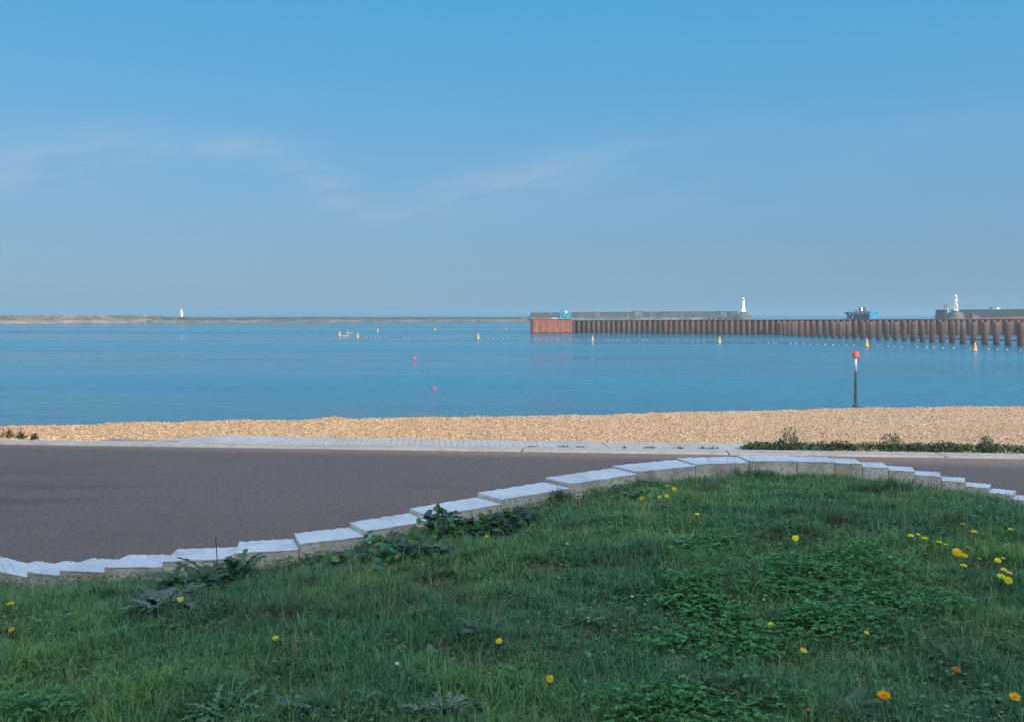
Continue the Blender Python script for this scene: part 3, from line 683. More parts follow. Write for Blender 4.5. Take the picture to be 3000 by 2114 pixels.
# ------------------------------------------------------------------ weeds along the kerb
def bushlet(name,p,label,n,rx,ry,H,r,colr,spikes=0,cat='weed',group=None):
    root=plant_root(name,p,label,cat,group); mb=MB()
    for k in range(n):
        a=random.uniform(0,6.28); q=math.sqrt(random.random()); x=rx*q*math.cos(a); y=ry*q*math.sin(a); z=H*(1-q*q*.8)*random.random()
        leaf(mb,(x,y,z),random.uniform(0,6.28),r*random.uniform(1,2.4),r*.35,random.uniform(0,1.3),.8,0,0,colr,nseg=3)
    if spikes:
        for k in range(spikes):
            x=random.uniform(-rx,rx)*.7; hh=H*random.uniform(1.1,1.7); lean=random.uniform(-.1,.1)
            for j in range(16):
                t=j/15; leaf(mb,(x+lean*t,0,hh*t),random.uniform(0,6.28),r*(1.4-.9*t),r*.25,.8,.5,0,0,tuple(c*.8 for c in colr),nseg=3)
    mb.build('leaves',M['leaf'],root,tint=True); 
    st=MB(); st.col=(.05,.06,.03)
    for k in range(5): st.tube([(0,0,0),(random.uniform(-rx,rx)*.4,0,H*.5),(random.uniform(-rx,rx)*.6,0,H*.95)],.005,4,.5)
    st.build('stems',M['leaf'],root,tint=True); return root
def kpt(px,off=.62):
    X=0
    for _ in range(20): X=(px-1500)/F*(yk(X)+off)
    return (X,yk(X)+off,.0)
KG=(.075,.14,.07)
TALL=[(2312,.36,.24,'tallest bushy weed where the green strip begins beyond the kerb'),(2610,.30,.26,'rounded weed with a thin spike in the middle of the kerbside strip'),(2690,.14,.3,'low weed right of the spiked one on the kerbside strip'),(2890,.26,.16,'thin upright weed near the right end of the kerbside strip'),(2215,.12,.3,'low weed at the left end of the kerbside strip'),(2460,.16,.3,'reddish low weed between the two tall kerbside weeds'),(2770,.17,.35,'broad low weed left of the thin upright one beyond the kerb')]
for i,(px,H,rr,lab) in enumerate(TALL):
    bushlet('kerbside_weed',kpt(px,.75),lab,420,rr,.2,H*1.25,.035,KG if i!=5 else (.06,.06,.03),3 if H>.2 else 1,group='weeds along the far kerb')
# continuous low strip
st=MB()
for k in range(6500):
    px=random.uniform(2185,3250); p=kpt(px,random.uniform(.53,1.15)); H=.165*(1-abs(p[1]-yk(p[0])-.78)/.45)*min(1,(px-2120)/120)
    H*=.3+1.1*float(vnoise(p[0],0,1.7,5)*.6+vnoise(p[0],0,6.,6)*.4); 
    leaf(st,(p[0],p[1],.0+H*random.random()),random.uniform(0,6.28),random.uniform(.03,.08),.014,random.uniform(.1,1.4),.8,0,0,random.choice((KG,(.07,.14,.065),(.04,.075,.04),(.10,.10,.055))),nseg=3)
tag(st.build('kerbside_scrub',M['leaf'],tint=True),'low dark green scrub strip between far kerb and shingle','ground cover',kind='stuff')
for i,(px,off,H,rr,lab,sp) in enumerate(((20,.9,.18,.16,'dark bushy weed at the left end of the kerb against the shingle',5),(62,.8,.16,.12,'spiky seed head weed right of the leftmost kerb weed',7),(100,.7,.13,.05,'small single spiky weed, third from the left end of the kerb',3),
   (1560,.55,.035,.12,'tiny weed in the kerb joint at the middle of the slab',1),(1650,.55,.05,.16,'weed tuft in the slab joint left of the sunlit slab',3),(1700,.55,.04,.14,'low weed tuft just right of the one left of the sunlit slab',1),
   (1830,.55,.05,.03,'tiny dark weed in front of the sunlit slab',1),(1900,.56,.06,.16,'weed with thin stalks growing in front of the sunlit slab',4),(1990,.56,.06,.14,'weed right of the thin stalked one before the sunlit slab',4),(2060,.56,.07,.12,'dark round weed at the sunlit slab edge',1),(2090,.56,.07,.16,'weed closing the row before the green strip',2),(275,.53,.015,.18,'thin line of weed at the kerb joint near the left',0))):
    bushlet('kerb_weed',kpt(px,off),lab,70 if H<.1 else 130,rr,.05 if H<.1 else .12,H,.03 if H>.1 else .018,(.035,.06,.03),sp,group='small weeds on the kerb joints')

# ------------------------------------------------------------------ sea
mb=MB(); mb.add([(-12000,18,SEA),(12000,18,SEA),(12000,15000,SEA),(-12000,15000,SEA)],[(0,1,2,3)])
tag(mb.build('sea',M['sea']),kind='structure')
mb=MB(); mb.add([(-1500,-900,-.03),(1500,-900,-.03),(1500,10,-.03),(-1500,10,-.03)],[(0,1,2,3)]); tag(mb.build('ground',M['land']),kind='structure')

# ------------------------------------------------------------------ beach marker post
p=Vector((at(2507,58),58,0)); mk=empty('beach_marker',(p.x,p.y,-5)); tag(mk,'tall steel beach marker post with red can topmark standing off the shingle','marker post')
zt_=zat(1030,58)
mb=MB(); mb.lathe([(.085,0),(.09,2.0),(.11,2.3),(.085,2.6),(.08,3.2),(.075,zat(1085,58)+5)],12); 
for k in range(40): 
    a=random.uniform(0,6.28); z=random.uniform(1.5,3.3); mb.lathe([(.01,-.05),(.045,0),(.01,.05)],5,(.07*math.cos(a),.07*math.sin(a),z))
zc_=zat(1190,58)+5; mb.lathe([(.08,zc_-.5),(.26,zc_-.2),(.24,zc_),(.10,zc_+.2)],12)
mb.build('lower_pole',M['weed_pole'],mk,smooth=True)
mb=MB(); mb.lathe([(.072,zat(1085,58)+4.98),(.068,zt_+4.9)],12); mb.build('upper_pole',M['galv'],mk,smooth=True)
a=zat(1048.5,58)+5; b=zt_+5
mb=MB(); mb.lathe([(.10,a+.02),(.225,a),(.235,a+.05),(.215,a+.12),(.215,b-.09),(.19,b-.03),(.05,b)],20); top=mb.build('topmark',M['red'],mk,smooth=True)
for pl in top.data.polygons: pl.use_smooth = abs(pl.normal.z)<.6
mb=MB(); mb.lathe([(.02,b-.01),(.015,b+.10)],6); mb.build('spike',M['dark'],mk)

# ------------------------------------------------------------------ buoys and floats
def buoy(px,py_base,hpx,label,Y=None):
    Y=F*(EYE-SEA)/(py_base-HZ); H=hpx*Y/F; r=H*.21
    o=empty('spar_buoy',(at(px,Y),Y,SEA),random.uniform(0,3)); tag(o,label,'buoy','yellow spar buoys on the harbour')
    mb=MB(); mb.lathe([(r*.9,-.3),(r*1.15,-.02),(r*1.15,.12*H),(r*.8,.2*H),(r*.62,.5*H),(r*.36,.85*H),(r*.2,H)],14); bo=mb.build('body',M['yellow'],o,smooth=True)
    mb=MB(); mb.lathe([(r*1.22,-.04),(r*1.22,.06*H)],14); mb.build('fender_ring',M['dark'],o)
    o.rotation_euler=(random.uniform(-.05,.05),random.uniform(-.06,.06),0)
B=[(995,985,15,'yellow spar buoy leftmost of all, beside a low yellow float'),(1018,978,9,'small yellow buoy just behind and right of the leftmost buoy'),(1048.5,991,15,'yellow spar buoy third from the left, nearer than its neighbours'),(1107,974,11,'small yellow buoy in open water right of the left trio'),(1275,969,9,'small distant yellow buoy halfway to the red wall end'),(1401,995,18,'yellow spar buoy left of the red sheet pile corner at the float line'),(1483,967,7,'tiny distant buoy just left of the red sheet pile corner'),(1736,1000,17,'yellow spar buoy below the junction of red and brown piling'),(2108,1006,20,'yellow spar buoy in front of the smooth dark piling'),(2540,1017,24,'yellow spar buoy just above the red topped marker post'),(2857,1030,27,'large yellow spar buoy nearest the right edge in front of the round piles')]
for px,py,h_,lab in B: buoy(px,py,h_,lab)
for px,py,ln,lab in ((1012,985,3.2,'low yellow raft float beside the leftmost buoy'),(1028,977.5,2.2,'low yellow raft float behind the leftmost buoy')):
    Y=F*7/(py-HZ); o=empty('raft_float',(at(px,Y),Y,SEA)); tag(o,lab,'float'); mb=MB()
    mb.tube([(-ln/2*.8,0,.0),(-ln/2*.7,0,.08),(ln/2*.7,0,.08),(ln/2*.8,0,.0)],.09,8); mb.build('hull',M['yellow'],o,smooth=True)
    mb=MB(); mb.box(-.3,.3,-.1,.1,.1,.22); mb.build('cleat_box',M['float'],o)
for px,py,lab in ((1215,1054,'pink ball buoy, the farther of two on open water'),(1272,1138,'pink ball buoy, the nearer of two close to the beach')):
    Y=F*7/(py-HZ); o=empty('ball_buoy',(at(px,Y),Y,SEA)); tag(o,lab,'buoy','pink ball buoys'); r=.20 if py<1100 else .15; r=5.2*Y/F
    mb=MB(); mb.lathe([(.02,-.7*r)]+[(r*math.cos(t),r*math.sin(t)+.35*r) for t in np.linspace(-1.2,1.3,9)]+[(r*.2,r*1.5),(r*.15,r*1.75)],16); mb.build('ball',M['pink'],o,smooth=True)
    mb=MB(); mb.tube([(0,0,r*1.6),(r*.25,0,r*1.9),(0,0,r*2.1),(-r*.25,0,r*1.9),(0,0,r*1.6)],r*.09,5); mb.build('eye',M['dark'],o)
Y=F*7/(1050-HZ); o=empty('marker_float',(at(461,Y),Y,SEA)); tag(o,'small dark float alone on open water at left','float'); mb=MB(); mb.lathe([(.1,-.1),(.2,.02),(.2,.2),(.08,.32)],10); mb.build('body',simple('olive_float',(.12,.13,.05)),o,smooth=True)
mb=MB(); mb.lathe([(.02,.3),(.015,.55)],6); mb.build('stick',M['dark'],o)
fx=[1075,1088,1100,1113,1127,1185,1198,1211,1223,1236,1249,1262,1275,1289,1304,1320,1334,1350,1430,1444,1459,1474,1489,1504,1520,1534,1552,1567,1584,1602,1618,1636,1654,1670,1688,1780,1793,1807,1822,1838,1883,1897,1913,1957,1972,1985,2010,2027,2043,2062,2222,2252,2268,2277,2316,2333,2355,2375,2395,2417,2441,2459,2481,2502,2572,2602,2620,2641,2687,2715,2735,2763,2794,2842,2896,2922,2950,2990]
def ly(px): return np.interp(px,[1075,1350,1500,1900,2222,2500,2800,3000],[988.5,991.5,993.5,998,1005,1013,1021.5,1028])
fm=MB(); fm.lathe([(.05,-.12),(.19,-.03),(.21,.06),(.19,.15),(.05,.23)],10); first=None
pts=[]
for px in fx:
    Y=float(F*7/(ly(px)-HZ)); pts.append((at(px,Y),Y,SEA+.02))
    if first is None: o=fm.build('line_float',M['float'],smooth=True); first=o
    else: o=first.copy(); col.objects.link(o)
    o.location=(at(px,Y),Y,SEA); s=random.uniform(.55,.85)*(1.0 if px<2300 else 1.15); o.scale=(s,s,s)
    tag(o,'small white float strung on the swimming boundary line across the harbour','float','white floats on the boundary line')
mb=MB()
pts=[(at(px,float(F*7/(ly(px)-HZ))),float(F*7/(ly(px)-HZ)),SEA+.015) for px in range(1075,3200,25)]
mb.tube(pts,.03,5); tag(mb.build('float_rope',M['dark']),'thin dark rope linking the white floats across the water','rope')

# ------------------------------------------------------------------ harbour wall of steel piling
def wallpts(n,P):
    P=[Vector(p) for p in P]; out=[]
    L=[0]
    for a,b in zip(P[:-1],P[1:]): L.append(L[-1]+(Vector((b.x-a.x,b.y-a.y,0))).length)
    for k in range(n):
        s=L[-1]*k/(n-1); i=min(len(P)-2,max(j for j in range(len(P)-1) if L[j]<=s+1e-6)); t=(s-L[i])/(L[i+1]-L[i]); out.append(P[i].lerp(P[i+1],t))
    return out
PW=[(23.0,331,.15),(75.8,306,.55),(130,298,.8),(205,293,1.0)]
hw=empty('harbour_wall',(23,331,SEA)); tag(hw,'long brown rusted steel pile wall with ribbed face across the harbour','harbour wall')
pp=wallpts(98,PW)
off=Vector(hw.location)
sh=MB()
n2=wallpts(392,PW); fr_=[];bk=[]
for i,p in enumerate(n2):
    dy=-.35*(1 if i%4 in (1,2) else 0); fr_.append(Vector((p.x,p.y+dy,p.z)))
for i in range(len(fr_)-1):
    a,b=fr_[i],fr_[i+1]; vs=[(a.x,a.y,-7),(b.x,b.y,-7),(b.x,b.y,b.z),(a.x,a.y,a.z),(a.x,a.y+1.2,a.z),(b.x,b.y+1.2,b.z),(a.x,a.y+1.2,-7),(b.x,b.y+1.2,-7)]
    sh.add([Vector(q)-off for q in vs],[(0,1,2,3),(3,2,5,4),(4,5,7,6)])
sh.build('sheet_panels',M['rust'],hw)
pilem=None
for i,p in enumerate(pp):
    if not pilem:
        mb=MB(); mb.lathe([(.52,-7-SEA),(.52,4.55),(.45,4.6)],14); pilem=mb.build('pile',M['rust'],hw,smooth=True); o=pilem
        for pl in o.data.polygons: pl.use_smooth=abs(pl.normal.z)<.5
    else: o=pilem.copy(); col.objects.link(o); o.parent=hw
    o.location=(p.x-off.x,p.y-off.y-.55,p.z-.15-.2)
    o.scale=(1,1,1); o.location.z=(p.z-.2)-SEA-4.6
mb=MB()
cpp=wallpts(40,PW)
for a,b in zip(cpp[:-1],cpp[1:]):
    mb.hexa([Vector((a.x,a.y-.75,a.z-.02))-off,Vector((b.x,b.y-.75,b.z-.02))-off,Vector((b.x,b.y+1.3,b.z-.02))-off,Vector((a.x,a.y+1.3,a.z-.02))-off],
            [Vector((a.x,a.y-.75,a.z+.14))-off,Vector((b.x,b.y-.75,b.z+.14))-off,Vector((b.x,b.y+1.3,b.z+.14))-off,Vector((a.x,a.y+1.3,a.z+.14))-off])
mb.build('cap_beam',M['rust'],hw)
# quay fill behind
mb=MB(); 
for a,b in zip(cpp[:-1],cpp[1:]): mb.add([(a.x,a.y+1.0,a.z-.3),(b.x,b.y+1.0,b.z-.3),(b.x+3,b.y+14,b.z-.3),(a.x+3,a.y+14,a.z-.3),(b.x+3,b.y+14,-7),(a.x+3,a.y+14,-7)],[(0,1,2,3),(3,2,4,5)])
mb.v=[tuple(Vector(q)-off) for q in mb.v]; mb.build('quay_fill',M['grey'],hw)
# red end cell
ec=empty('sheet_pile_cell',(7.6,319,SEA)); tag(ec,'bright orange red rusted sheet pile block at the seaward end of the wall','harbour wall')
mb=MB(); A=Vector((0,0,0)); Bv=Vector((14.2,5.5,0)); n=17*4; ztop=.8-SEA; nrm=Vector((.36,-.93,0)).normalized()
ring=[]
def corr(P0,P1,n,nrm):
    for i in range(n):
        t=i/n; p=P0.lerp(P1,t); ring.append(p+nrm*(.30 if i%4 in (1,2) else 0))
corr(A,Bv,n,nrm); corr(Bv,Bv+Vector((-4,11,0)),40,Vector((.93,.36,0))); corr(Bv+Vector((-4,11,0)),A+Vector((-4,11,0))*.0+Vector((-.5,11,0)),48,-nrm); corr(Vector((-.5,11,0)),A,40,Vector((-1,0,0)))
m_=len(ring); vs=[(p.x,p.y,-2.5) for p in ring]+[(p.x,p.y,ztop) for p in ring]; fs=[(i,(i+1)%m_,(i+1)%m_+m_,i+m_) for i in range(m_)]
mb.add(vs,fs); mb.build('sheet_panels',M['rust_red'],ec)
mb=MB(); mb.hexa([(-.35,-.5,ztop-.05),(14.6,5.0,ztop-.05),(10.4,16.7,ztop-.05),(-.9,11.4,ztop-.05)],[(-.35,-.5,ztop+.1),(14.6,5.0,ztop+.1),(10.4,16.7,ztop+.1),(-.9,11.4,ztop+.1)]); mb.build('deck',M['rust_red'],ec)
# raised strip behind piles at the right
P0=(at(2830,300),300); rq=MB(); 
rq.hexa([(P0[0],301,-1),(172,297,-1),(172,303,-1),(P0[0],305,-1)],[(P0[0],301,.9),(172,297,1.75),(172,303,1.75),(P0[0],305,.95)])
rq.hexa([(172,297,-1),(215,294,-1),(215,300,-1),(172,303,-1)],[(172,297,1.75),(215,294,2.2),(215,300,2.2),(172,303,1.75)])
tag(rq.build('raised_quay_wall',M['rust_red']),'low reddish rusted upstand behind the pile tops at the right','harbour wall')
# free standing tubular piles
L0=Vector((at(2345,280),280,0)); L1=Vector((at(2990,196),196,0)); spots=[]
for px,Y in ((2286,299),(2298,295),(2310,291),(2323,287)): spots.append((at(px,Y),Y))
for k in range(30): q_=L0.lerp(L1,k/25); spots.append((q_.x,q_.y))
pm=MB(); pm.lathe([(.66,0),(.66,7.0),(.66,7.9),(.56,7.9),(.56,7.4)],20); pile0=None
for i,(x,y) in enumerate(spots):
    zt2=float(np.interp(y,[180,196,280,300],[.95,.85,.25,.1]))+random.uniform(-.1,.1)
    if pile0 is None:
        o=pm.build('tubular_pile',M['rust_pile']); pile0=o
        for pl in o.data.polygons: pl.use_smooth=abs(pl.normal.z)<.5
    else: o=pile0.copy(); col.objects.link(o)
    o.location=(x,y,zt2-7.9); o.rotation_euler=(0,random.uniform(-.006,.006),random.uniform(0,6))
    tag(o,'thick round rusted steel pile standing free in the water before the ribbed wall','pile','row of free standing steel piles')
# floating boom behind the piles
mb=MB(); bp=[(2400,983.5),(2450,984.5),(2600,989),(2800,995),(3000,1001),(3200,1008)]; pts=[]
for px,py in bp:
    Y=F*(EYE-SEA)/(py-HZ); pts.append((at(px,Y),Y,SEA+.08))
pp2=[]
for a,b in zip(pts[:-1],pts[1:]):
    for k in range(6): t=k/6; pp2.append(tuple(a[j]*(1-t)+b[j]*t+(random.uniform(-.04,.04) if j==2 else 0) for j in range(3)))
mb.tube(pp2,.22,7); tag(mb.build('floating_boom',M['dark'],smooth=True),'thin dark floating boom running behind the free standing piles','boom')

# ------------------------------------------------------------------ blue piling frames on the wall
def bars(mb,segs,r):
    for a,b in segs: mb.tube([a,b],r,5)
def frame(name,label,px0,px1,Y,ztop,mirror=False,big=True):
    x0=at(px0,Y); W=at(px1,Y)-x0; z0=zat(939,Y)-.1; o=empty(name,(x0,Y,z0)); tag(o,label,'machine','blue piling machines on the harbour wall')
    return o,W
# right rig
rg_,W=frame('piling_rig','dark blue lattice piling frame with turquoise cage on the long wall',2487,2573,300,0)
D=4.0
mb=MB(); segs=[]
for y in (0,D):
    for x in (.9,2.4,4.0,5.4,6.8): segs.append(((x,y,0),(x,y,2.5)))
    for z in (.9,1.7,2.5): segs.append(((.2 if z>2 else .9,y,z),(7.0,y,z)))
    for a,b in ((.9,2.4),(2.4,4.0),(4.0,5.4),(5.4,6.8)):
        segs += [((a,y,0),(b,y,2.5)),((a,y,2.5),(b,y,0))]
for x in (.9,2.4,4.0,5.4,6.8): segs += [((x,0,2.5),(x,D,2.5)),((x,0,1),(x,D,2.5))]
bars(mb,segs,.13); mb.build('lattice_frame',M['navy'],rg_)
mb=MB(); mb.box(0,7.2,-.1,D+.1,2.62,2.8); mb.box(-.6,2.6,1,D-1,2.35,2.55); mb.build('platform',M['navy'],rg_)
mb=MB(); 
for x in (0,.8,1.6,2.4,3.2): mb.tube([(x,-.05,2.8),(x,-.05,3.6)],.05,4)
mb.tube([(-.1,-.05,3.6),(3.2,-.05,3.6)],.05,4); mb.tube([(0,-.05,3.2),(3.2,-.05,3.2)],.05,4); mb.build('handrail',M['blue'],rg_)
mb=MB(); mb.box(3.0,4.0,.6,2.4,2.81,3.5); mb.box(4.15,4.9,.5,2.0,2.81,4.0); mb.lathe([(.45,2.82),(.5,3.1),(.5,3.6),(.2,3.8)],10,(6.9,1.8,0)); mb.build('power_pack',M['grey'],rg_)
mb=MB(); mb.box(4.25,4.75,.2,.48,3.3,4.4); mb.build('lamp_box',M['white_paint'],rg_)
mb=MB(); mb.box(3.75,4.1,.3,.9,2.81,4.5); mb.hexa([(4.95,.3,2.81),(5.5,.3,2.81),(5.5,1,2.81),(4.95,1,2.81)],[(4.85,.3,4.5),(5.75,.3,4.5),(5.75,1,4.5),(4.85,1,4.5)]); mb.build('mast',M['navy'],rg_)
mb=MB(); mb.box(2.9,6.9,.5,3.5,.3,2.2); mb.build('hammer_body',M['navy'],rg_)
mb=MB(); segs=[]
for y in (-.1,D):
    for z in (.1,3.0): segs.append(((7.3,y,z),(9.7,y,z)))
    for x in (7.3,8.5,9.7): segs.append(((x,y,0),(x,y,3.0)))
    segs += [((7.3,y,.1),(9.7,y,3.0)),((7.3,y,3.0),(9.7,y,1.2))]
for x in (7.3,9.7): 
    for z in (.1,3.0): segs.append(((x,-.1,z),(x,D,z)))
bars(mb,segs,.16); mb.box(8.6,9.6,.1,.3,1.9,2.9); mb.box(7.5,9.0,.1,.3,.0,.6); mb.build('cage',M['cyan'],rg_)
# left rig on the red cell
lr,W=frame('piling_rig','small turquoise rig with raised arm on top of the red block',1628,1675,325,0)
lr.location.z=.93-.0; 
mb=MB(); segs=[]
for y in (0,3):
    for x in (1.6,3.0,4.4,5.6): segs.append(((x,y,0),(x,y,1.9)))
    for z in (.1,1.0,1.9): segs.append(((1.6,y,z),(5.6,y,z)))
    segs += [((1.6,y,0),(3,y,1.9)),((3,y,1.9),(4.4,y,0)),((4.4,y,0),(5.6,y,1.9))]
for x in (1.6,3.0,4.4,5.6): segs.append(((x,0,1.9),(x,3,1.9)))
bars(mb,segs,.14); mb.box(3.2,5.0,.8,2.2,.3,1.3); mb.build('frame',M['cyan'],lr)
mb=MB(); mb.hexa([(1.2,.8,.2),(2.0,.8,.2),(2.0,1.6,.2),(1.2,1.6,.2)],[(1.9,.8,3.3),(2.6,.8,3.5),(2.6,1.6,3.5),(1.9,1.6,3.3)]); mb.tube([(1.3,1.2,1.6),(-.9,1.2,1.5)],.12,5); mb.tube([(1.2,1.2,.4),(-.2,1.2,1.9)],.12,5); mb.tube([(.3,1.2,.1),(.6,1.2,2.2)],.10,5); mb.build('arm',M['blue'],lr)
mb=MB(); mb.box(-1.4,.9,.6,2.0,.0,.35); mb.build('counterweight',M['float'],lr)
mb=MB(); mb.box(3.7,4.2,.9,1.4,1.95,2.8); mb.build('lamp_box',M['white_paint'],lr)

# ------------------------------------------------------------------ far breakwaters
def prism(mb,P,depth,z0,off=Vector((0,0,0)),steps=1,jit=0):
    """P list of (x,y,ztop); wall running along P, thick to +y"""
    Q=[]
    for a,b in zip(P[:-1],P[1:]):
        n=max(1,int((Vector(b)-Vector(a)).length/9)) if jit else 1
        for k in range(n):
            t=k/n; Q.append(tuple(a[j]*(1-t)+b[j]*t+(random.uniform(-jit,jit) if j==2 else 0) for j in range(3)))
    Q.append(P[-1])
    for a,b in zip(Q[:-1],Q[1:]):
        pass
    n=len(Q); vs=[]
    for x,y,z in Q: vs += [(x,y,z0),(x,y,z),(x,y+depth,z),(x,y+depth,z0)]
    fs=[]
    for i in range(n-1):
        a=i*4;b=a+4; fs += [(a,b,b+1,a+1),(a+1,b+1,b+2,a+2),(a+2,b+2,b+3,a+3)]
    fs += [(0,1,2,3),(n*4-1,n*4-2,n*4-3,n*4-4)]
    mb.add([Vector(v)-off for v in vs],fs)
def bl(px): # plan line of the outer breakwater
    Y=float(np.interp(px,[-900,0,1560,2200],[560,650,791,830])); return at(px,Y),Y
def bp_(px,py): x,y=bl(px); return (x,y,zat(py,y))
bw=empty('breakwater',(*bl(700),SEA)); o_=Vector(bw.location); tag(bw,'long low outer breakwater of pale stone with dark weedy top crossing behind the harbour','breakwater')
mb=MB(); prism(mb,[bp_(-700,937),bp_(0,938),bp_(440,938.5)],9,-8,o_,jit=.12); mb.build('lower_wall',M['stone_pale'],bw)
mb=MB(); prism(mb,[bp_(440.5,938.5),bp_(1560,938)],9,-8,o_,jit=.12); mb.build('lower_wall',M['stone_mid'],bw)
mb=MB(); P=[(x,y+2.5,z) for x,y,z in [bp_(430,931),bp_(1000,930.3),bp_(1560,930)]]; prism(mb,P,7,-2,o_,jit=.18); mb.build('upper_wall',M['stone_dark'],bw)
mb=MB()
for px in (765,1116,1536,438):
    x,y,z=bp_(px,934); mb.v+= []; mb.hexa([(x-1.6-o_.x,y-.8-o_.y,-3.5),(x+1.6-o_.x,y-.8-o_.y,-3.5),(x+1.6-o_.x,y+4-o_.y,-3.5),(x-1.6-o_.x,y+4-o_.y,-3.5)],[(x-1.6-o_.x,y-.8-o_.y,z+4.4+.1),(x+1.6-o_.x,y-.8-o_.y,z+4.5),(x+1.6-o_.x,y+4-o_.y,z+4.5),(x-1.6-o_.x,y+4-o_.y,z+4.5)])
mb.build('stair_pier',M['stone_mid'],bw)
mb=MB(); P=[(x,y+3,z) for x,y,z in [bp_(-700,925),bp_(0,925.5),bp_(160,924.5),bp_(435,925)]]; prism(mb,P,8,-3,o_,jit=.12); prism(mb,[(x,y+3,z) for x,y,z in [bp_(436,926.5),bp_(462,927)]],8,-3,o_); mb.build('parapet_wall',M['stone_mid'],bw)
mb=MB()
for k in range(46):
    px=random.uniform(-60,430); x,y,z=bp_(px,random.choice((925,931))); ww=random.uniform(.3,1.2); mb.box(x-ww-o_.x,x+ww-o_.x,y+2.7-o_.y,y+3.2-o_.y,z-1.2+4.4,z+.15+4.4)
mb.build('buttress',M['stone_pale'],bw)
# middle breakwater with high parapet
b2=empty('breakwater',(*bl(1900),SEA)); o2=Vector(b2.location); tag(b2,'high dark stone breakwater arm behind the pile wall, ending at the slim white lighthouse','breakwater')
mb=MB(); P=[(x,y+4,z) for x,y,z in [bp_(1545,941),bp_(1552,926),bp_(1556,916),bp_(1676,916)]]; prism(mb,P,8,-8,o2); mb.build('end_wall',M['stone_dark'],b2)
mb=MB(); P=[(x,y+4,z) for x,y,z in [bp_(1677,914.5),bp_(1840,914),bp_(1950,913),bp_(2165,912.5)]]; prism(mb,P,8,-8,o2,jit=.15); mb.build('parapet_wall',M['stone_dark'],b2)
mb=MB(); prism(mb,[bp_(1552,932),bp_(1680,931),bp_(2165,931)],4.3,-8,o2,jit=.1); mb.build('lower_quay',M['stone_mid'],b2)
mb=MB()
for px,pt,wd_ in ((1842,916,.8),(1910,914,.6),(2070,928,1.2),(2000,918,.8),(1870,911,4.5),(2120,911.5,4),(1750,913,2.5)):
    x,y,z=bp_(px,pt); mb.box(x-wd_-o2.x,x+wd_-o2.x,y+3.6-o2.y,y+5-o2.y,zat(931,y)+4.4,z+4.4)
mb.build('buttress',M['stone_mid'],b2)
x,y,_z=bp_(1975,934); 
mb=MB()
for px in (2075,2090,2104,2112,2125):
    x,y,_=bp_(px,934); mb.box(x-2-o2.x,x+1.6-o2.x,y-.3-o2.y,y+.5-o2.y,-5,random.uniform(1.2,2.2)-_*0+2.2)
mb.build('landing_stage',M['stone_navy'],b2)
# lighthouses
def lighthouse(px,Y,ybase,ytop,rb,label,plinth,style,name='lighthouse'):
    zb=zat(ybase,Y); H=zat(ytop,Y)-zb; o=empty(name,(at(px,Y),Y,zb)); tag(o,label,'lighthouse','harbour lighthouses')
    mb=MB()
    if style=='slim': prof=[(rb*1.5,0),(rb*1.25,.08*H),(rb,.2*H),(rb*.8,.45*H),(rb*.68,.7*H),(rb*.7,.72*H),(rb*1.0,.74*H),(rb*1.0,.77*H)]
    elif style=='round': prof=[(rb*1.0,0),(rb*.95,.3*H),(rb*.92,.55*H),(rb*1.1,.58*H),(rb*1.1,.64*H)]
    else: prof=[(rb*1.15,0),(rb*1.15,.05*H),(rb*1.02,.07*H),(rb*.9,.28*H),(rb*.93,.29*H),(rb*.93,.31*H),(rb*.86,.33*H),(rb*.74,.56*H),(rb*1.1,.58*H),(rb*1.1,.63*H),(rb*.66,.64*H),(rb*.64,.72*H),(rb*.85,.73*H),(rb*.85,.75*H)]
    mb.lathe(prof,20); tw=mb.build('tower',M['white_paint'] if style!='band' else M['stained_paint'],o,smooth=False)
    z1=prof[-1][1]; r1=prof[-1][0]*.62
    mb=MB(); mb.lathe([(r1,z1),(r1,z1+.10*H)],14); mb.build('lantern',M['glass'],o)
    mb=MB(); mb.lathe([(r1*1.15,z1+.10*H),(r1*1.1,z1+.12*H),(r1*.8,z1+.16*H),(r1*.25,z1+.19*H),(r1*.1,H)],14); mb.build('dome',M['white_paint'],o,smooth=True)
    mb=MB()
    for k in range(14):
        a=k*2*math.pi/14; mb.tube([(prof[-1][0]*.95*math.cos(a),prof[-1][0]*.95*math.sin(a),z1),(prof[-1][0]*.95*math.cos(a),prof[-1][0]*.95*math.sin(a),z1+.05*H)],.05,4)
    mb.lathe([(prof[-1][0]*.98,z1+.048*H),(prof[-1][0]*.98,z1+.055*H),(prof[-1][0]*.9,z1+.055*H)],20); mb.build('gallery_rail',M['white_paint'],o)
    for k,(a,zz) in enumerate(((-1.5,.15),(-1.9,.32),(-1.3,.48),(-1.75,.22))[:4 if style=='band' else 2]):
        rr=np.interp(zz*H,[p[1] for p in prof],[p[0] for p in prof]); mb=MB(); w_=.28
        c=Vector((rr*math.cos(a),rr*math.sin(a),zz*H)); mb.box(c.x-w_,c.x+w_,c.y-.15,c.y+.15,c.z-.45,c.z+.45); mb.build('window',M['glass'],o)
    mb=MB()
    for (r0,r1_,za,zb2) in plinth: mb.lathe([(r0,za),(r1_,zb2)],16)
    mb.build('plinth',M['stone_mid'],o); return o
lighthouse(532,705,928,905,1.15,'small white lighthouse far off on the left breakwater',[(3.8,3.6,-2.5,-.6),(2.1,2.0,-.6,.1)],'round')
lighthouse(2178,818,914,871,1.5,'slim tapering white lighthouse at the end of the middle breakwater',[(7.6,7.1,-14,-4.4),(7.6,7.6,-4.4,-3.6),(5.6,5.4,-3.6,-2.0),(3.6,3.3,-2.0,0.0)],'slim')
lighthouse(2800,620,911,862.5,1.55,'mottled white banded lighthouse on the dark pier at the right',[(4.4,4.3,-8,-.9),(2.6,2.4,-.9,.05)],'band')
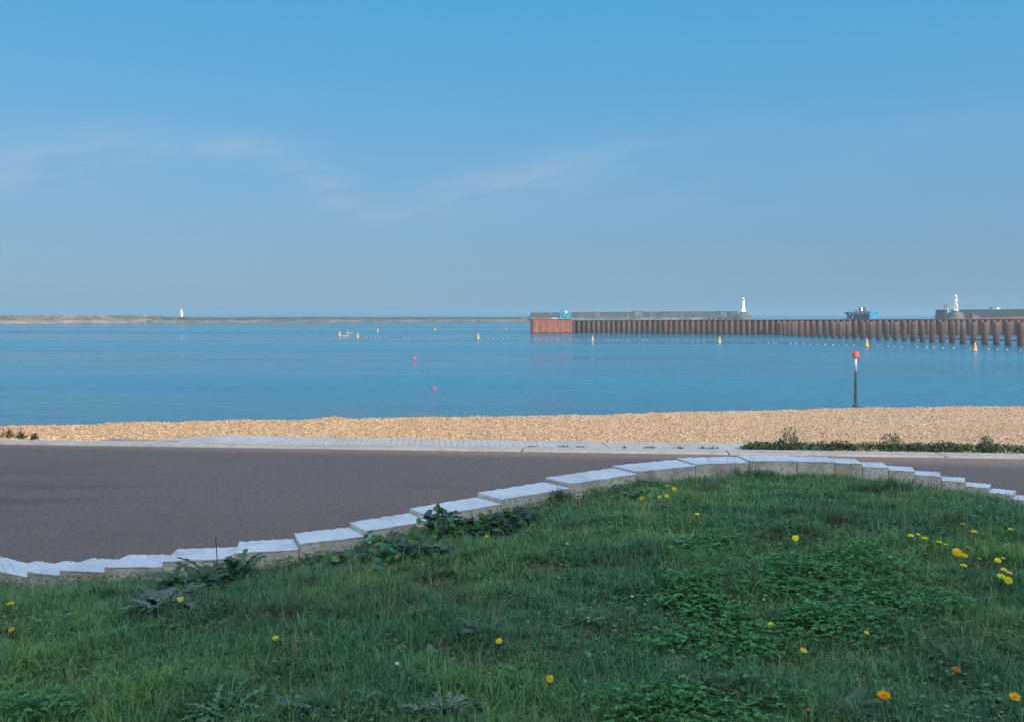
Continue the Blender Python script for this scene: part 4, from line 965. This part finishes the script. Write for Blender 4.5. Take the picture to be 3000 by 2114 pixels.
# right pier
Y=628; pr=empty('stone_pier',(at(2900,Y),Y,SEA)); o3=Vector(pr.location); tag(pr,'massive dark stone pier at the right carrying the banded lighthouse','pier')
mb=MB(); xa=at(2766,Y); prism(mb,[(xa-1.5,Y,-8),(xa-.2,Y,zat(908,Y)),(at(2812,Y),Y,zat(908,Y)),(at(2813,Y),Y,zat(907.5,Y)),(at(3000,Y),Y-2,zat(906,Y)),(at(3400,Y),Y-15,zat(904,Y))],12,-8,o3); mb.build('main_wall',M['stone_navy'],pr)
mb=MB(); mb.box(at(2767,Y)-o3.x,at(2820,Y)-o3.x,-3,-.0,-4,zat(920,Y)+4.4); mb.build('landing',M['stone_mid'],pr)
mb=MB(); prism(mb,[(at(2845,Y),Y-2.,zat(917,Y)),(at(2868,Y),Y-2.,zat(931,Y))],1.9,-8,o3); mb.build('stair',M['stone_mid'],pr)
mb=MB(); mb.box(at(2775,Y)-o3.x,at(2779,Y)-o3.x,-.4,.3,zat(917,Y)+4.4,zat(906,Y)+4.4);mb.box(at(2782,Y)-o3.x,at(2785,Y)-o3.x,-.4,.3,zat(917,Y)+4.4,zat(911,Y)+4.4); mb.build('doorway',M['float'],pr)
sg=empty('signal_tower',(at(2774,Y),Y+2,zat(908,Y))); tag(sg,'short dark signal tower left of the banded lighthouse','tower')
mb=MB(); mb.box(-.9,-.3,-.6,.6,0,3.9); mb.box(.3,.95,-.6,.6,0,3.7); mb.build('leg',M['grey'],sg); mb=MB(); mb.box(-1.0,1.05,-.7,.7,2.4,2.9); mb.build('cross_deck',M['navy'],sg); mb=MB(); mb.box(-.2,.2,-.3,.3,.1,2.3); mb.build('ladder',M['stone_mid'],sg)
cb_=empty('pier_cabin',(at(2915,Y),Y+3,zat(907,Y))); tag(cb_,'low dark flat roofed cabin on top of the right pier','cabin')
mb=MB(); mb.box(-1.6,1.6,-1.5,1.5,-.2,1.2); mb.build('walls',M['grey'],cb_); mb=MB(); mb.box(-1.9,1.9,-1.8,1.8,1.2,1.45); mb.build('roof',M['navy'],cb_)
vh=empty('service_vehicle',(at(2929,Y),Y+3,zat(908,Y))); tag(vh,'small pale vehicle parked beside the cabin on the right pier','vehicle')
mb=MB(); mb.hexa([(-1.3,-.8,.3),(1.3,-.8,.3),(1.3,.8,.3),(-1.3,.8,.3)],[(-.9,-.75,1.7),(.7,-.75,1.7),(.7,.75,1.7),(-.9,.75,1.7)]); mb.box(-1.3,1.5,-.8,.8,.3,.9); mb.build('body',M['stained_paint'],vh)
for x in (-.8,.9):
    mb=MB(); mb.tube([(x,-.85,.3),(x,-.6,.3)],.32,12); mb.build('wheel',M['dark'],vh)
ds=empty('white_dish',(at(2955,Y),Y-.6,zat(917,Y))); tag(ds,'white round dish fixed to the face of the right pier','dish')
mb=MB(); mb.lathe([(.2,-.1),(.75,.15),(1.0,.6),(.75,1.3),(.2,1.6)],12); mb.build('dish',M['white_paint'],ds,smooth=True); mb=MB(); mb.tube([(0,0,-.1),(0,.6,-.6)],.1,6); mb.build('bracket',M['grey'],ds)

# ------------------------------------------------------------------ seafront flats behind the viewer (they cast the shade over the lawn)
BH=24.3; FY=-17.5; fb=empty('seafront_flats',(0,FY,0),-.125); tag(fb,'long six storey block of brick flats facing the sea, behind the lawn','building')
mb=MB(); mb.box(-150,260,-12,0,0,BH); mb.build('wall',M['brick'],fb)
mb=MB(); mb.box(-151,261,-13,.6,BH,BH+.5); rf=mb.build('roof',M['kerb'],fb)
mb=MB()
for k in range(14): mb.box(-140+k*29,-135+k*29,-8,-3,BH+.5,BH+2.4)
mb.build('stair_head',M['brick'],rf)
for s_ in range(6):
    z=1+s_*3.2; mb=MB()
    for k in range(100): mb.box(-148+k*4.1,-145.4+k*4.1,.002,.06,z,z+1.6)
    w_=mb.build('window_row',M['window'],fb)
    mb=MB()
    for k in range(25): mb.box(-148+k*16.4,-141+k*16.4,.061,1.3,z-.35,z-.15); mb.box(-148+k*16.4,-141+k*16.4,1.2,1.28,z-.15,z+.8)
    mb.build('balcony_row',M['white_concrete'],w_)

# ------------------------------------------------------------------ haze
HAZE=True
if HAZE:
    mb=MB(); mb.box(-12600,12600,-1000,15200,-9.5,30); hz=mb.build('haze',M['dark']); hz.data.materials.clear()
    m=N('haze_air'); pv=m.n('ShaderNodeVolumePrincipled',i={'Color':(.37,.55,.66,1),'Density':.00036,'Anisotropy':.2}); oo=m.n('ShaderNodeOutputMaterial'); m.l.new(pv.outputs[0],oo.inputs[1]); hz.data.materials.append(m.o)
    tag(hz,kind='stuff')
